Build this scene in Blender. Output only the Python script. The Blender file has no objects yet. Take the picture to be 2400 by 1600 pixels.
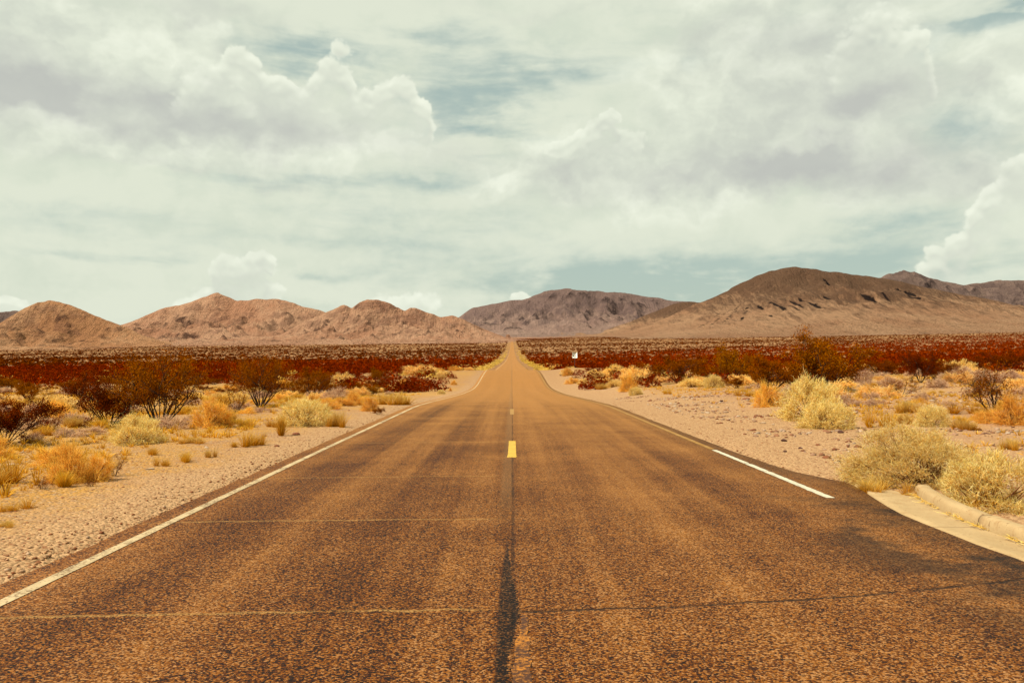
import bpy, math, random
import numpy as np
from mathutils import Vector

R = math.radians
scene = bpy.context.scene
COL = scene.collection

# ------------------------------------------------------------------ camera, light, exposure
FPX = 2002.0                       # focal length in photograph pixels (2400 wide)
EYE = 1.6
PITCH = math.atan(52.0 / FPX)
cam_data = bpy.data.cameras.new("camera")
cam_data.sensor_width = 36.0
cam_data.lens = 36.0 * FPX / 2400.0
cam_data.clip_start = 0.05
cam_data.clip_end = 60000.0
cam = bpy.data.objects.new("camera", cam_data)
cam.location = (0, 0, EYE)
cam.rotation_euler = (math.pi / 2 + PITCH, 0, 0)
COL.objects.link(cam)
scene.camera = cam

SUN_EL, SUN_AZ = R(52), R(-112)     # azimuth measured from +Y towards +X: behind the camera, to the left
SKY_STRENGTH = 0.0705
sun_data = bpy.data.lights.new("sun", "SUN")
sun_data.energy = 5.0
sun_data.angle = R(0.5)
sun_data.color = (1.0, 0.90, 0.74)
sun = bpy.data.objects.new("sun", sun_data)
sd = Vector((math.sin(SUN_AZ) * math.cos(SUN_EL), math.cos(SUN_AZ) * math.cos(SUN_EL), math.sin(SUN_EL)))
sun.rotation_euler = sd.to_track_quat("Z", "Y").to_euler()
sun.location = (-20, -20, 40)
COL.objects.link(sun)

vs = scene.view_settings
vs.view_transform = "Standard"
vs.look = "None"
vs.exposure = 0.6
vs.gamma = 1.0
vs.use_curve_mapping = False


scene.render.engine = "CYCLES"
scene.cycles.max_bounces = 5
scene.cycles.diffuse_bounces = 3
scene.cycles.glossy_bounces = 2
scene.cycles.transmission_bounces = 3

# ------------------------------------------------------------------ node helpers
class NT:
    def __init__(self, tree):
        self.t = tree
        self.n = tree.nodes
        self.l = tree.links

    def new(self, typ, **kw):
        nd = self.n.new(typ)
        for k, v in kw.items():
            setattr(nd, k, v)
        return nd

    def put(self, sock, v):
        if v is None:
            return
        if hasattr(v, "is_linked") or hasattr(v, "links"):
            self.l.new(v, sock)
        elif isinstance(v, (tuple, list)) and len(v) == 3 and sock.type == "RGBA":
            sock.default_value = (*v, 1.0)
        else:
            sock.default_value = v

    def m(self, op, a, b=None, c=None, clamp=False):
        nd = self.new("ShaderNodeMath", operation=op, use_clamp=clamp)
        for i, v in enumerate((a, b, c)):
            if v is not None:
                self.put(nd.inputs[i], v)
        return nd.outputs[0]

    def smooth(self, x, lo, hi, a=0.0, b=1.0):
        nd = self.new("ShaderNodeMapRange", interpolation_type="SMOOTHSTEP")
        for i, v in enumerate((x, lo, hi, a, b)):
            self.put(nd.inputs[i], v)
        return nd.outputs[0]

    def mix(self, f, a, b, mode="MIX"):
        nd = self.new("ShaderNodeMix", data_type="RGBA", blend_type=mode)
        nd.clamp_factor = True
        nd.clamp_result = False
        self.put(nd.inputs[0], f)
        self.put(nd.inputs[6], a)
        self.put(nd.inputs[7], b)
        return nd.outputs[2]

    def noise(self, vec, scale, detail=4.0, rough=0.5, dist=0.0):
        nd = self.new("ShaderNodeTexNoise")
        if vec is not None:
            self.l.new(vec, nd.inputs["Vector"])
        nd.inputs["Scale"].default_value = scale
        nd.inputs["Detail"].default_value = detail
        nd.inputs["Roughness"].default_value = rough
        nd.inputs["Distortion"].default_value = dist
        return nd.outputs["Fac"]

    def voro(self, vec, scale, feature="F1", out="Distance", rnd=1.0):
        nd = self.new("ShaderNodeTexVoronoi", feature=feature)
        if vec is not None:
            self.l.new(vec, nd.inputs["Vector"])
        nd.inputs["Scale"].default_value = scale
        nd.inputs["Randomness"].default_value = rnd
        return nd.outputs[out]

    def xyz(self, v):
        nd = self.new("ShaderNodeSeparateXYZ")
        self.l.new(v, nd.inputs[0])
        return nd.outputs

    def vec(self, x, y, z=0.0):
        nd = self.new("ShaderNodeCombineXYZ")
        for i, v in enumerate((x, y, z)):
            self.put(nd.inputs[i], v)
        return nd.outputs[0]

    def vmul(self, v, s):
        nd = self.new("ShaderNodeVectorMath", operation="MULTIPLY")
        self.l.new(v, nd.inputs[0])
        nd.inputs[1].default_value = s
        return nd.outputs[0]

    def vadd(self, v, s):
        nd = self.new("ShaderNodeVectorMath", operation="ADD")
        self.l.new(v, nd.inputs[0])
        self.put(nd.inputs[1], s)
        return nd.outputs[0]

    def ramp(self, f, stops):
        nd = self.new("ShaderNodeValToRGB")
        el = nd.color_ramp.elements
        while len(el) < len(stops):
            el.new(0.5)
        for e, (p, c) in zip(el, stops):
            e.position = p
            e.color = (*c, 1.0) if len(c) == 3 else c
        self.l.new(f, nd.inputs[0])
        return nd.outputs[0]


def material(name, rough=0.85, spec=0.3):
    mt = bpy.data.materials.new(name)
    mt.use_nodes = True
    t = NT(mt.node_tree)
    b = mt.node_tree.nodes["Principled BSDF"]
    b.inputs["Roughness"].default_value = rough
    b.inputs["Specular IOR Level"].default_value = spec
    return mt, t, b


def colour_strength(mat, sat, val):
    """set how strong and how light a material's finished colour is"""
    t = NT(mat.node_tree)
    for nd in list(t.n):
        sock = nd.inputs.get("Base Color") if nd.type == "BSDF_PRINCIPLED" else nd.inputs.get("Color") if nd.type in ("BSDF_DIFFUSE", "BSDF_TRANSLUCENT") else None
        if sock is None or not sock.is_linked:
            continue
        src = sock.links[0].from_socket
        hs = t.new("ShaderNodeHueSaturation")
        hs.inputs["Saturation"].default_value = sat
        hs.inputs["Value"].default_value = val
        t.l.new(src, hs.inputs["Color"])
        t.l.new(hs.outputs[0], sock)


def bump(t, b, h, strength=0.5, dist=0.05, normal=None):
    nd = t.new("ShaderNodeBump")
    nd.inputs["Strength"].default_value = strength
    nd.inputs["Distance"].default_value = dist
    t.l.new(h, nd.inputs["Height"])
    if normal is not None:
        t.l.new(normal, nd.inputs["Normal"])
    t.l.new(nd.outputs[0], b.inputs["Normal"])
    return nd.outputs[0]


# ------------------------------------------------------------------ numpy noise
def _hash(ix, iy, seed):
    h = (ix.astype(np.uint32) * np.uint32(374761393) + iy.astype(np.uint32) * np.uint32(668265263) + np.uint32((seed * 974634777) & 0xFFFFFFFF))
    h = (h ^ (h >> np.uint32(13))) * np.uint32(1274126177)
    return (h ^ (h >> np.uint32(16))).astype(np.float32) * np.float32(1.0 / 4294967295.0)


def gnoise(x, y, seed=0):
    x = np.asarray(x, float)
    y = np.asarray(y, float)
    ix, iy = np.floor(x), np.floor(y)
    fx, fy = x - ix, y - iy
    ix, iy = ix.astype(np.int64), iy.astype(np.int64)
    ux, uy = fx * fx * fx * (fx * (fx * 6 - 15) + 10), fy * fy * fy * (fy * (fy * 6 - 15) + 10)

    def gr(dx, dy):
        a = _hash(ix + dx, iy + dy, seed) * np.float32(2 * np.pi)
        return np.cos(a) * (fx - dx) + np.sin(a) * (fy - dy)
    a = gr(0, 0) * (1 - ux) + gr(1, 0) * ux
    b = gr(0, 1) * (1 - ux) + gr(1, 1) * ux
    return (a * (1 - uy) + b * uy) * 1.5


def fbm(x, y, oct=5, seed=0, gain=.5, ridged=False, billow=False):
    s, a, tot = 0.0, 1.0, 0.0
    for o in range(oct):
        n = gnoise(x * 2 ** o + 17.3 * o, y * 2 ** o - 9.1 * o, seed + o)
        s = s + a * ((1 - np.abs(n) * 1.6) if ridged else (np.abs(n) * 2 - .5) if billow else n)
        tot += a
        a *= gain
    return s / tot


def sstep(x, a, b):
    t = np.clip((np.asarray(x, float) - a) / (b - a), 0, 1)
    return t * t * (3 - 2 * t)


# ------------------------------------------------------------------ world: daylight sky with clouds
def sky_uv(px, py):
    X, Z = (px - 1200) / FPX, (800 - py) / FPX
    y = math.cos(PITCH) - Z * math.sin(PITCH)
    z = math.sin(PITCH) + Z * math.cos(PITCH)
    return math.atan2(X, y), z / math.hypot(X, y)


CUMULUS = [  # heaped clouds with crisp heads: where in the sky (as photo pixels), half sizes, weight
    (574, 155, 40, 46, 1.0), (560, 215, 56, 70, 1.0), (618, 215, 44, 44, 1.0), (650, 228, 34, 46, 1.0), (684, 246, 24, 40, 1.0), (640, 300, 110, 60, 1.0),
    (776, 190, 46, 44, 1.05), (766, 240, 56, 60, 1.05), (838, 262, 46, 56, 1.0), (722, 300, 70, 50, 1.0), (850, 320, 120, 46, 1.0),
    (934, 222, 46, 42, 1.05), (912, 272, 52, 60, 1.05), (970, 262, 36, 50, 1.0), (990, 305, 26, 50, .9), (500, 260, 80, 80, .9),
    (800, 122, 22, 14, .30),
    (1432, 272, 18, 18, .9), (1410, 305, 34, 26, .9), (1368, 330, 40, 22, .9), (1450, 340, 70, 30, .8), (1330, 350, 50, 20, .7),
    (2128, 150, 46, 70, .9), (2150, 200, 30, 50, .8), (2050, 160, 80, 110, .8),
    (520, 640, 32, 38, .95), (556, 650, 30, 36, .9), (600, 632, 34, 32, .95), (634, 614, 24, 26, .95), (500, 690, 46, 30, .85), (585, 680, 60, 30, .7), (455, 715, 40, 18, .7),
    (1222, 699, 20, 12, .95), (955, 712, 70, 20, .45),
    (2420, 420, 50, 50, .95), (2372, 405, 26, 24, .9), (2340, 470, 34, 30, .95), (2400, 480, 70, 50, .95), (2300, 500, 22, 18, .9), (2350, 545, 66, 44, .95), (2290, 570, 40, 30, .95), (2246, 560, 16, 14, .8), (2235, 606, 34, 26, .95), (2200, 590, 18, 16, .8), (2185, 632, 30, 20, .95), (2330, 620, 110, 44, .95), (2400, 640, 130, 60, .95), (20, 718, 30, 18, .8), (1, 700, 18, 14, .8),
]
MASS = [  # broad soft masses
    (430, 190, 220, 170, 1.0), (150, 140, 270, 190, 1.0), (300, 300, 420, 90, .9), (700, 310, 300, 80, .8),
    (2000, 120, 200, 180, 1.0), (1930, 340, 280, 130, 1.0), (1720, 190, 240, 230, .9), (1620, 400, 330, 110, .8), (1350, 420, 300, 90, .6), (2330, 200, 130, 110, .6), (2250, 420, 150, 60, .6),
]
CLEAR = [  # thinner places in the veil where the blue shows
    (1120, 270, 170, 95, .60), (1790, 640, 600, 46, .72), (1500, 680, 300, 40, .4), (700, 140, 150, 70, .60), (860, 185, 60, 40, .3), (1265, 160, 150, 44, .42), (2260, 62, 120, 18, .8),
    (2240, 270, 110, 90, .50), (2150, 120, 30, 30, .9), (230, 600, 300, 20, .30), (1650, 125, 60, 20, .5), (1625, 145, 16, 20, .6), (1000, 430, 160, 20, .30),
    (60, 740, 100, 30, .3), (2110, 530, 140, 36, .45), (1650, 735, 380, 50, .5), (1040, 95, 160, 40, .30), (640, 425, 130, 14, .3), (730, 650, 60, 10, .3), (850, 570, 200, 16, .25), (2390, 10, 60, 24, .9),
    (590, 300, 14, 40, .4), (310, 110, 60, 14, .25),
]
GREY = [(300, 250, 360, 50, .8), (60, 190, 150, 60, .75), (620, 325, 300, 32, .50), (2010, 235, 130, 50, .95), (1960, 385, 240, 52, .9),
        (1700, 400, 280, 44, .55), (470, 20, 160, 26, .40), (1850, 120, 170, 90, .5), (1250, 25, 260, 20, .15), (2250, 440, 160, 30, .25), (480, 400, 240, 14, .25), (1120, 375, 150, 26, .2)]


def blobs(az, el, lst, mode):
    acc = None
    for px, py, rx, ry, w in lst:
        a0, e0 = sky_uv(px, py)
        r2 = ((az - a0) * FPX / rx) ** 2 + ((el - e0) * FPX / ry) ** 2
        if mode == "max":
            f = np.exp(((1 - np.sqrt(r2)) * w).clip(-2.5, 2) * 7)
        else:
            f = w * np.exp(-.9 * r2)
        acc = f if acc is None else acc + f
    return np.log(acc) / 7 if mode == "max" else acc


def puffs(x, y, seed):
    """round lobes: 1 at the middle of a cell down to 0 between cells"""
    ix, iy = np.floor(x).astype(np.int64), np.floor(y).astype(np.int64)
    best = np.full(np.shape(x), 9.0)
    for dx in (-1, 0, 1):
        for dy in (-1, 0, 1):
            cx, cy = ix + dx, iy + dy
            best = np.minimum(best, (cx + _hash(cx, cy, seed) - x) ** 2 + (cy + _hash(cx, cy, seed + 50) - y) ** 2)
    return 1 - np.minimum(best, 1.0)


def gblur(a, s):
    """soften a picture array by s pixels"""
    n = int(s * 2.5) + 1
    k = np.exp(-.5 * (np.arange(-n, n + 1) / s) ** 2)
    k /= k.sum()
    for ax in (0, 1):
        p = np.pad(a, [(n, n) if i == ax else (0, 0) for i in (0, 1)], "edge")
        a = sum(k[i] * (p[i:i + a.shape[0]] if ax == 0 else p[:, i:i + a.shape[1]]) for i in range(2 * n + 1))
    return a


def sky_fields(az, el):
    """cover of the heaped clouds, their light, the cover of the high veil and the grey of flat bases, for directions az and tan(height)"""
    px1 = (az[0, 1] - az[0, 0])

    def shift(a, h):
        n = max(1, int(round(h / px1)))
        return np.concatenate([a[n:], np.repeat(a[-1:], n, 0)], 0)[: len(a)]
    wx = fbm(az * 16, el * 18, 5, 201, .55) * .014
    wy = fbm(az * 16 + 5, el * 18 + 3, 5, 202, .55) * .012
    x, y = az + wx * .8, el + wy * .8
    lobes = .55 * puffs(x * 38, y * 42, 1) + .30 * puffs(x * 85, y * 92, 2) + .20 * puffs(x * 190, y * 200, 3) - .62
    fine = fbm(az * 110, el * 120, 4, 204, .6)
    sd = blobs(az + wx, el + wy, CUMULUS, "max")
    md = blobs(az + wx * 2, el + wy * 2, MASS, "max")
    # clouds go on all round, out of the picture too
    out = sstep(np.maximum(np.abs(az) - .58, np.abs(el) - .46), .0, .12)
    wide = fbm(az * 2.2 + 9, el * 3.0, 5, 205, .55) * 1.4
    sd = sd * (1 - out) + (wide - .25) * out
    md = md * (1 - out) + (wide + .1) * out
    d = sd + .62 * lobes + .10 * fine
    edge = sstep(d, -.04, .17)
    s1 = max(.0025 / px1, .5)
    sdb = gblur(np.clip(d, -.3, .9), s1)
    rim = sum(np.clip(1 - np.maximum(shift(sdb, h), 0) / q, 0, 1) * w for h, q, w in ((.008, .30, .35), (.022, .38, .35), (.055, .45, .30)))
    lb = gblur(lobes, s1 * .6)
    relief = np.clip((lb - shift(lb, .006)) * 1.6, -.5, .5)
    light = .16 + .62 * rim + .38 * relief + .20 * lb + .20 * fbm(az * 6, el * 9, 4, 211) + .04 * fine
    alpha = edge * (.05 + .95 * sstep(rim + .25 * relief + .25 * lb, .05, .60))
    # the broad masses: soft billows, no outline
    soft = fbm(az * 8 + wx * 20, el * 11 + wy * 20, 6, 213, .55)
    bil = fbm(az * 20 + wx * 30, el * 24 + wy * 30, 5, 214, .55, billow=True)
    ma = sstep(md + .45 * soft - .12 * bil, -.12, .42)
    ml = .56 + .85 * (soft - shift(soft, .03)) + .30 * soft - .16 * bil + .25 * (md < 9) * np.clip(.35 - md, -.2, .4) + .05 * fine
    light = light * alpha + ml * (1 - alpha)
    alpha = np.maximum(alpha, ma * .85)
    vx = fbm(az * 3, el * 7, 4, 206) * .10
    streak = fbm(az * 5 + vx * 2, el * 26 + vx * 8, 6, 215, .6)
    veil = .80 + .42 * fbm(az * 3.0 + vx, el * 15 + vx * 3, 7, 207, .58) + .30 * fbm(az * 1.6, el * 5, 3, 208) + .18 * fbm(az * 24 + vx * 30, el * 60, 5, 209, .62)
    veil = veil - np.clip(blobs(az + vx * .3 + wx, el + vx * .10 + wy, CLEAR, "sum") * (.85 - 1.5 * streak + .5 * fbm(az * 26, el * 60, 5, 212, .6)), -.1, .9)
    grey = blobs(az + wx * 3, el + wy * 3, GREY, "sum") * (.9 + 1.1 * fbm(az * 9, el * 14, 6, 210, .55))
    return alpha, np.clip(light, 0, 1), np.clip(veil, 0, 1), np.clip(grey, 0, 1)


def sky_image(name, az, el, wrap):
    A, E = np.meshgrid(az, el)
    f = np.stack(sky_fields(A, E), -1)
    if wrap:      # close the ring behind the camera
        w = sstep(np.abs(A), 2.5, math.pi)[..., None] * .5
        f = f * (1 - w) + f[:, ::-1] * w
    img = bpy.data.images.new(name, len(az), len(el), alpha=True, float_buffer=True, is_data=True)
    img.alpha_mode = "CHANNEL_PACKED"
    img.pixels.foreach_set(f.astype(np.float32).ravel())
    img.update()
    return img


AZ1, E0, E1, E9 = .70, -.03, .56, 3.2
img_front = sky_image("clouds_front", np.linspace(-AZ1, AZ1, 1536), np.linspace(E0, E1, 660), False)
img_round = sky_image("clouds_round", np.linspace(-math.pi, math.pi, 1024), np.linspace(E0, E9, 420), True)

world = bpy.data.worlds.new("World")
scene.world = world
world.use_nodes = True
wt = NT(world.node_tree)
wt.n.clear()
w_out = wt.new("ShaderNodeOutputWorld")
w_bg = wt.new("ShaderNodeBackground")
w_bg.inputs["Strength"].default_value = SKY_STRENGTH
wt.l.new(w_bg.outputs[0], w_out.inputs[0])
nish = wt.new("ShaderNodeTexSky", sky_type="NISHITA")
nish.sun_disc = False
nish.sun_elevation = SUN_EL
nish.sun_rotation = SUN_AZ
nish.altitude = 700
nish.air_density = 1.0
nish.dust_density = 2.0
nish.ozone_density = 1.0
tc = wt.new("ShaderNodeTexCoord")
d3 = wt.xyz(tc.outputs["Generated"])
azn = wt.m("ARCTAN2", d3[0], d3[1])
hor = wt.m("SQRT", wt.m("ADD", wt.m("MULTIPLY", d3[0], d3[0]), wt.m("MULTIPLY", d3[1], d3[1])))
eln = wt.m("DIVIDE", d3[2], wt.m("MAXIMUM", hor, .02))


def tex(img, a0, a1, e0, e1):
    v = wt.vec(wt.m("DIVIDE", wt.m("SUBTRACT", azn, a0), a1 - a0), wt.m("DIVIDE", wt.m("SUBTRACT", eln, e0), e1 - e0), 0.0)
    nd = wt.new("ShaderNodeTexImage", image=img, extension="EXTEND", interpolation="Cubic")
    wt.l.new(v, nd.inputs[0])
    return nd


tf, tr_ = tex(img_front, -AZ1, AZ1, E0, E1), tex(img_round, -math.pi, math.pi, E0, E9)
inside = wt.m("MULTIPLY", wt.smooth(wt.m("ABSOLUTE", azn), AZ1 - .06, AZ1 - .01, 1, 0), wt.smooth(eln, E1 - .06, E1 - .01, 1, 0))
f_rgb = wt.mix(inside, tr_.outputs[0], tf.outputs[0])
f_a = wt.m("ADD", wt.m("MULTIPLY", tf.outputs[1], inside), wt.m("MULTIPLY", tr_.outputs[1], wt.m("SUBTRACT", 1.0, inside)))
fr = wt.new("ShaderNodeSeparateColor")
wt.l.new(f_rgb, fr.inputs[0])
cum_a, lit, veil_a = fr.outputs
blue = wt.mix(1.0, nish.outputs[0], (1.2, 1.0, .62), "MULTIPLY")
blue = wt.mix(.75, blue, (4.35, 5.5, 5.1))
veil_c = wt.mix(wt.smooth(wt.m("ADD", lit, wt.m("MULTIPLY", veil_a, .3)), .3, 1.1), (6.35, 6.9, 5.65), (7.1, 7.5, 6.15))
skyc = wt.mix(wt.m("MULTIPLY", wt.smooth(veil_a, .10, .80), .97), blue, veil_c)
cum_c = wt.ramp(lit, [(0.0, (.545, .565, .505)), (.35, (.62, .655, .56)), (.65, (.715, .755, .63)), (1.0, (.84, .875, .735))])
cum_c = wt.mix(1.0, cum_c, (10.0, 10.0, 10.0), "MULTIPLY")
skyc = wt.mix(cum_a, skyc, cum_c)
skyc = wt.mix(wt.m("MULTIPLY", f_a, .85), skyc, (4.78, 4.92, 4.62))
below = wt.smooth(d3[2], -.06, 0.0)
skyc = wt.mix(below, (3.0, 2.2, 1.5), skyc)
wt.l.new(skyc, w_bg.inputs["Color"])
world.cycles.sampling_method = "MANUAL"
world.cycles.sample_map_resolution = 512


# ------------------------------------------------------------------ ground form
_PD = np.array([-60, 0, 32, 39, 50, 62, 74, 82, 90, 98, 106, 114, 121, 127, 134, 142, 152, 165, 180, 198, 240, 297, 400, 600, 1000, 1400, 2000, 2570, 4000, 6000, 14000, 40000], float)
_PZ = np.array([0, 0, 0, -.14, -.38, -.62, -.76, -.78, -.62, -.25, .12, .44, .62, .64, .50, .20, -.10, -.20, .0, .25, .60, 1.0, 2.0, 4.3, 12.3, 23., 45., 70., 125., 195., 310., 500.], float)
_PSZ = np.array([0, 0, 0, 0, 0, 0, 0, 0, .05, .1, .15, .2, .24, .26, .26, .22, .2, .2, .3, .4, .65, 1.0, 2.0, 4.3, 12.3, 23., 45., 70., 125., 195., 310., 500.], float)
_fd = np.concatenate([np.arange(-60, 420, .5), np.geomspace(420, 40000, 600)])
_fz = np.interp(_fd, _PD, _PZ)
_fs = np.interp(_fd, _PD, _PSZ)
_k = np.hanning(17)
_k /= _k.sum()


def _smooth_near(z):
    out = z.copy()
    n = 940
    out[8:n] = np.convolve(z, _k, "same")[8:n]
    return out


_fz, _fs = _smooth_near(_fz), _smooth_near(_fs)


def prof(d):
    return np.interp(d, _fd, _fz)


def softplus(x, s):
    return s * np.logaddexp(0, np.asarray(x, float) / s)


_LD = [-60, 5.6, 10, 16, 33, 60, 130, 4000]
LINE_L = lambda d: np.interp(d, _LD, [-3.33, -3.36, -3.41, -3.47, -3.56, -3.6, -3.6, -3.6])
LINE_R = lambda d: np.interp(d, _LD, [3.76, 3.75, 3.73, 3.68, 3.57, 3.55, 3.55, 3.55])
EDGE_L = lambda d: LINE_L(d) - .29
EDGE_R = lambda d: np.interp(d, [-60, 6, 7.1, 7.7, 9.1, 10.1, 11.3, 12.6, 16, 33, 60, 4000], [4.16, 4.12, 4.08, 4.05, 4.08, 4.26, 4.50, 4.10, 3.96, 3.86, 3.83, 3.83])


def land(x, y):
    """height of the open ground without the cutting under the road"""
    x, y = np.asarray(x, float), np.asarray(y, float)
    side = sstep(np.abs(x), 9, 26)
    z = prof(y) * (1 - side) + np.interp(y, _fd, _fs) * side
    z = z + .02 * softplus(x - 14, 4.) - .007 * softplus(-x - 14, 4.)
    berm = sstep(x, 4.6, 9.5) * sstep(y, 4, 14) * (1 - sstep(y, 110, 150))
    z = z + berm * (.16 + .30 * sstep(y, 25, 60))
    off = sstep(np.abs(x), 5.0, 9.0)
    near = 1 - sstep(y, 150, 400)
    z = z + off * near * (.11 * gnoise(x * .33, y * .33, 5) + .05 * gnoise(x * .9, y * .9, 6) + .02 * gnoise(x * 2.3, y * 2.3, 7))
    z = z + off * .35 * sstep(y, 60, 300) * gnoise(x * .03, y * .03, 8)
    return z


def land_f(x, y):
    return float(land(np.array([x]), np.array([y]))[0])


def ray_dir(px, py):
    X, Z = (px - 1200) / FPX, (800 - py) / FPX
    return X, math.cos(PITCH) - Z * math.sin(PITCH), math.sin(PITCH) + Z * math.cos(PITCH)


_ts = np.concatenate([np.arange(3, 120, .05), np.arange(120, 700, .5)])


def at(px, py):
    """the point of the ground seen at a place of the photograph"""
    X, Y, Z = ray_dir(px, py)
    h = EYE + Z * _ts - land(X * _ts, Y * _ts)
    i = int(np.argmax(h < 0)) if (h < 0).any() else len(_ts) - 1
    t = _ts[i]
    return X * t, Y * t


# ------------------------------------------------------------------ mesh helpers
def mesh_np(name, V, F, mat=None, smooth=False, col=None, attrs=None):
    """V (n,3); F a list of (k, m) index arrays, each of faces with m corners; col (n,3) point colours"""
    me = bpy.data.meshes.new(name)
    V = np.asarray(V, np.float32)
    if not isinstance(F, list):
        F = [F]
    F = [np.asarray(f, np.int32) for f in F if len(f)]
    loops = np.concatenate([f.ravel() for f in F])
    sizes = np.concatenate([np.full(len(f), f.shape[1], np.int32) for f in F])
    starts = np.concatenate([[0], np.cumsum(sizes)[:-1]]).astype(np.int32)
    me.vertices.add(len(V))
    me.vertices.foreach_set("co", V.ravel())
    me.loops.add(len(loops))
    me.loops.foreach_set("vertex_index", loops)
    me.polygons.add(len(sizes))
    me.polygons.foreach_set("loop_start", starts)
    me.polygons.foreach_set("loop_total", sizes)
    if smooth:
        me.polygons.foreach_set("use_smooth", np.ones(len(sizes), bool))
    me.update(calc_edges=True)
    if col is not None:
        a = me.color_attributes.new("Col", "FLOAT_COLOR", "POINT")
        c4 = np.ones((len(V), 4), np.float32)
        c4[:, :3] = col
        a.data.foreach_set("color", c4.ravel())
    for k, v in (attrs or {}).items():
        a = me.attributes.new(k, "FLOAT", "POINT")
        a.data.foreach_set("value", np.asarray(v, np.float32).ravel())
    if mat is not None:
        me.materials.append(mat)
    return me


def link(name, me, parent=None, loc=(0, 0, 0)):
    o = bpy.data.objects.new(name, me)
    COL.objects.link(o)
    o.location = loc
    if parent is not None:
        o.parent = parent
    return o


def tag(o, label=None, cat=None, group=None, kind=None):
    if label:
        o["label"] = label
    if cat:
        o["category"] = cat
    if group:
        o["group"] = group
    if kind:
        o["kind"] = kind
    return o


def grid_faces(nr, nc):
    i = np.arange(nr * nc).reshape(nr, nc)
    return np.stack([i[:-1, :-1], i[:-1, 1:], i[1:, 1:], i[1:, :-1]], -1).reshape(-1, 4)


class Geo:
    """collects pieces of geometry into one mesh"""
    def __init__(self):
        self.V, self.T, self.C, self.n = [], [], [], 0

    def add(self, V, T, C=None):
        V = np.asarray(V, float).reshape(-1, 3)
        self.V.append(V)
        self.T.append(np.asarray(T, int).reshape(-1, 3) + self.n)
        if C is not None:
            C = np.asarray(C, float)
            self.C.append(np.broadcast_to(C, (len(V), 3)))
        self.n += len(V)

    def mesh(self, name, mat, smooth=False):
        return mesh_np(name, np.concatenate(self.V), np.concatenate(self.T), mat, smooth, np.concatenate(self.C) if self.C else None)


# ------------------------------------------------------------------ materials
def m_plant(name, trans=.25, vary=.25):
    mt = bpy.data.materials.new(name)
    mt.use_nodes = True
    t = NT(mt.node_tree)
    t.n.clear()
    out = t.new("ShaderNodeOutputMaterial")
    at_ = t.new("ShaderNodeAttribute", attribute_name="Col")
    oi = t.new("ShaderNodeObjectInfo")
    geo = t.new("ShaderNodeNewGeometry")
    c = at_.outputs["Color"]
    val = t.m("ADD", 1 - vary * .5, t.m("MULTIPLY", oi.outputs["Random"], vary))
    val = t.m("MULTIPLY", val, t.m("ADD", .8, t.m("MULTIPLY", geo.outputs["Random Per Island"], .4)))
    hs = t.new("ShaderNodeHueSaturation")
    t.l.new(c, hs.inputs["Color"])
    t.l.new(val, hs.inputs["Value"])
    t.l.new(t.m("ADD", .493, t.m("MULTIPLY", oi.outputs["Random"], .014)), hs.inputs["Hue"])
    d = t.new("ShaderNodeBsdfDiffuse")
    t.l.new(hs.outputs[0], d.inputs["Color"])
    tr = t.new("ShaderNodeBsdfTranslucent")
    t.l.new(hs.outputs[0], tr.inputs["Color"])
    mx = t.new("ShaderNodeMixShader")
    mx.inputs[0].default_value = trans
    t.l.new(d.outputs[0], mx.inputs[1])
    t.l.new(tr.outputs[0], mx.inputs[2])
    t.l.new(mx.outputs[0], out.inputs[0])
    return mt


M_LEAF = m_plant("shrub_leaf", .30)
M_BRUSH = m_plant("pale_brush_twig", .45)
M_GRASS = m_plant("dry_blade", .35)
M_SCRUB = m_plant("scrub_leaf", .10)
M_WOOD, _t, _b = material("dark_wood", .9, .2)
_t.l.new(_t.mix(_t.noise(_t.new("ShaderNodeTexCoord").outputs["Object"], 30, 3), (.016, .009, .007), (.05, .022, .012)), _b.inputs["Base Color"])

# ground
M_GROUND, t, b = material("desert_ground", .95, .1)
co = t.new("ShaderNodeTexCoord").outputs["Object"]
px_, py_, _ = t.xyz(co)
ax = t.m("ABSOLUTE", px_)
big = t.noise(co, .06, 5, .6)
mid = t.noise(co, .7, 5, .6)
fin = t.noise(co, 22, 4, .65)
stone = t.voro(co, 26, "F1", "Color")
sx = t.xyz(stone)
grav = t.mix(sx[0], (.34, .200, .108), (.56, .368, .212))
grav = t.mix(t.smooth(sx[1], .82, .88), grav, (.20, .080, .040))
grav = t.mix(t.smooth(fin, .40, .66), grav, (.49, .315, .175))
grav = t.mix(t.smooth(t.noise(co, 60, 2, .6), .60, .74, 0, .7), grav, (.13, .060, .032))
sand = t.mix(t.smooth(mid, .35, .65), (.50, .275, .095), (.42, .240, .120))
sand = t.mix(t.smooth(big, .42, .62), sand, (.54, .31, .10))
sand = t.mix(t.m("MULTIPLY", t.smooth(sx[1], .45, .75), .7), sand, t.mix(sx[2], (.20, .095, .045), (.46, .35, .24)))
axs = t.m("MAXIMUM", t.m("MULTIPLY", px_, -1.34), t.m("MULTIPLY", px_, .80))
verge = t.smooth(t.m("ADD", axs, t.m("MULTIPLY", t.m("SUBTRACT", t.noise(co, .45, 5, .65), .5), 3.4)), 5.7, 7.6)
stony = t.mix(t.smooth(t.noise(co, .5, 4, .6), .40, .62), t.mix(sx[0], (.33, .185, .110), (.52, .33, .215)), (.44, .27, .155))
sand = t.mix(t.m("MULTIPLY", t.smooth(px_, 3, 9), t.m("MULTIPLY", t.smooth(py_, 60, 30), .75)), sand, stony)
near = t.mix(verge, grav, sand)
farc = t.mix(t.smooth(t.noise(co, .012, 5, .6), .35, .65), (.25, .130, .060), (.33, .19, .095))
dep = t.smooth(py_, 55, 200)
t.l.new(t.mix(dep, near, farc), b.inputs["Base Color"])
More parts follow.
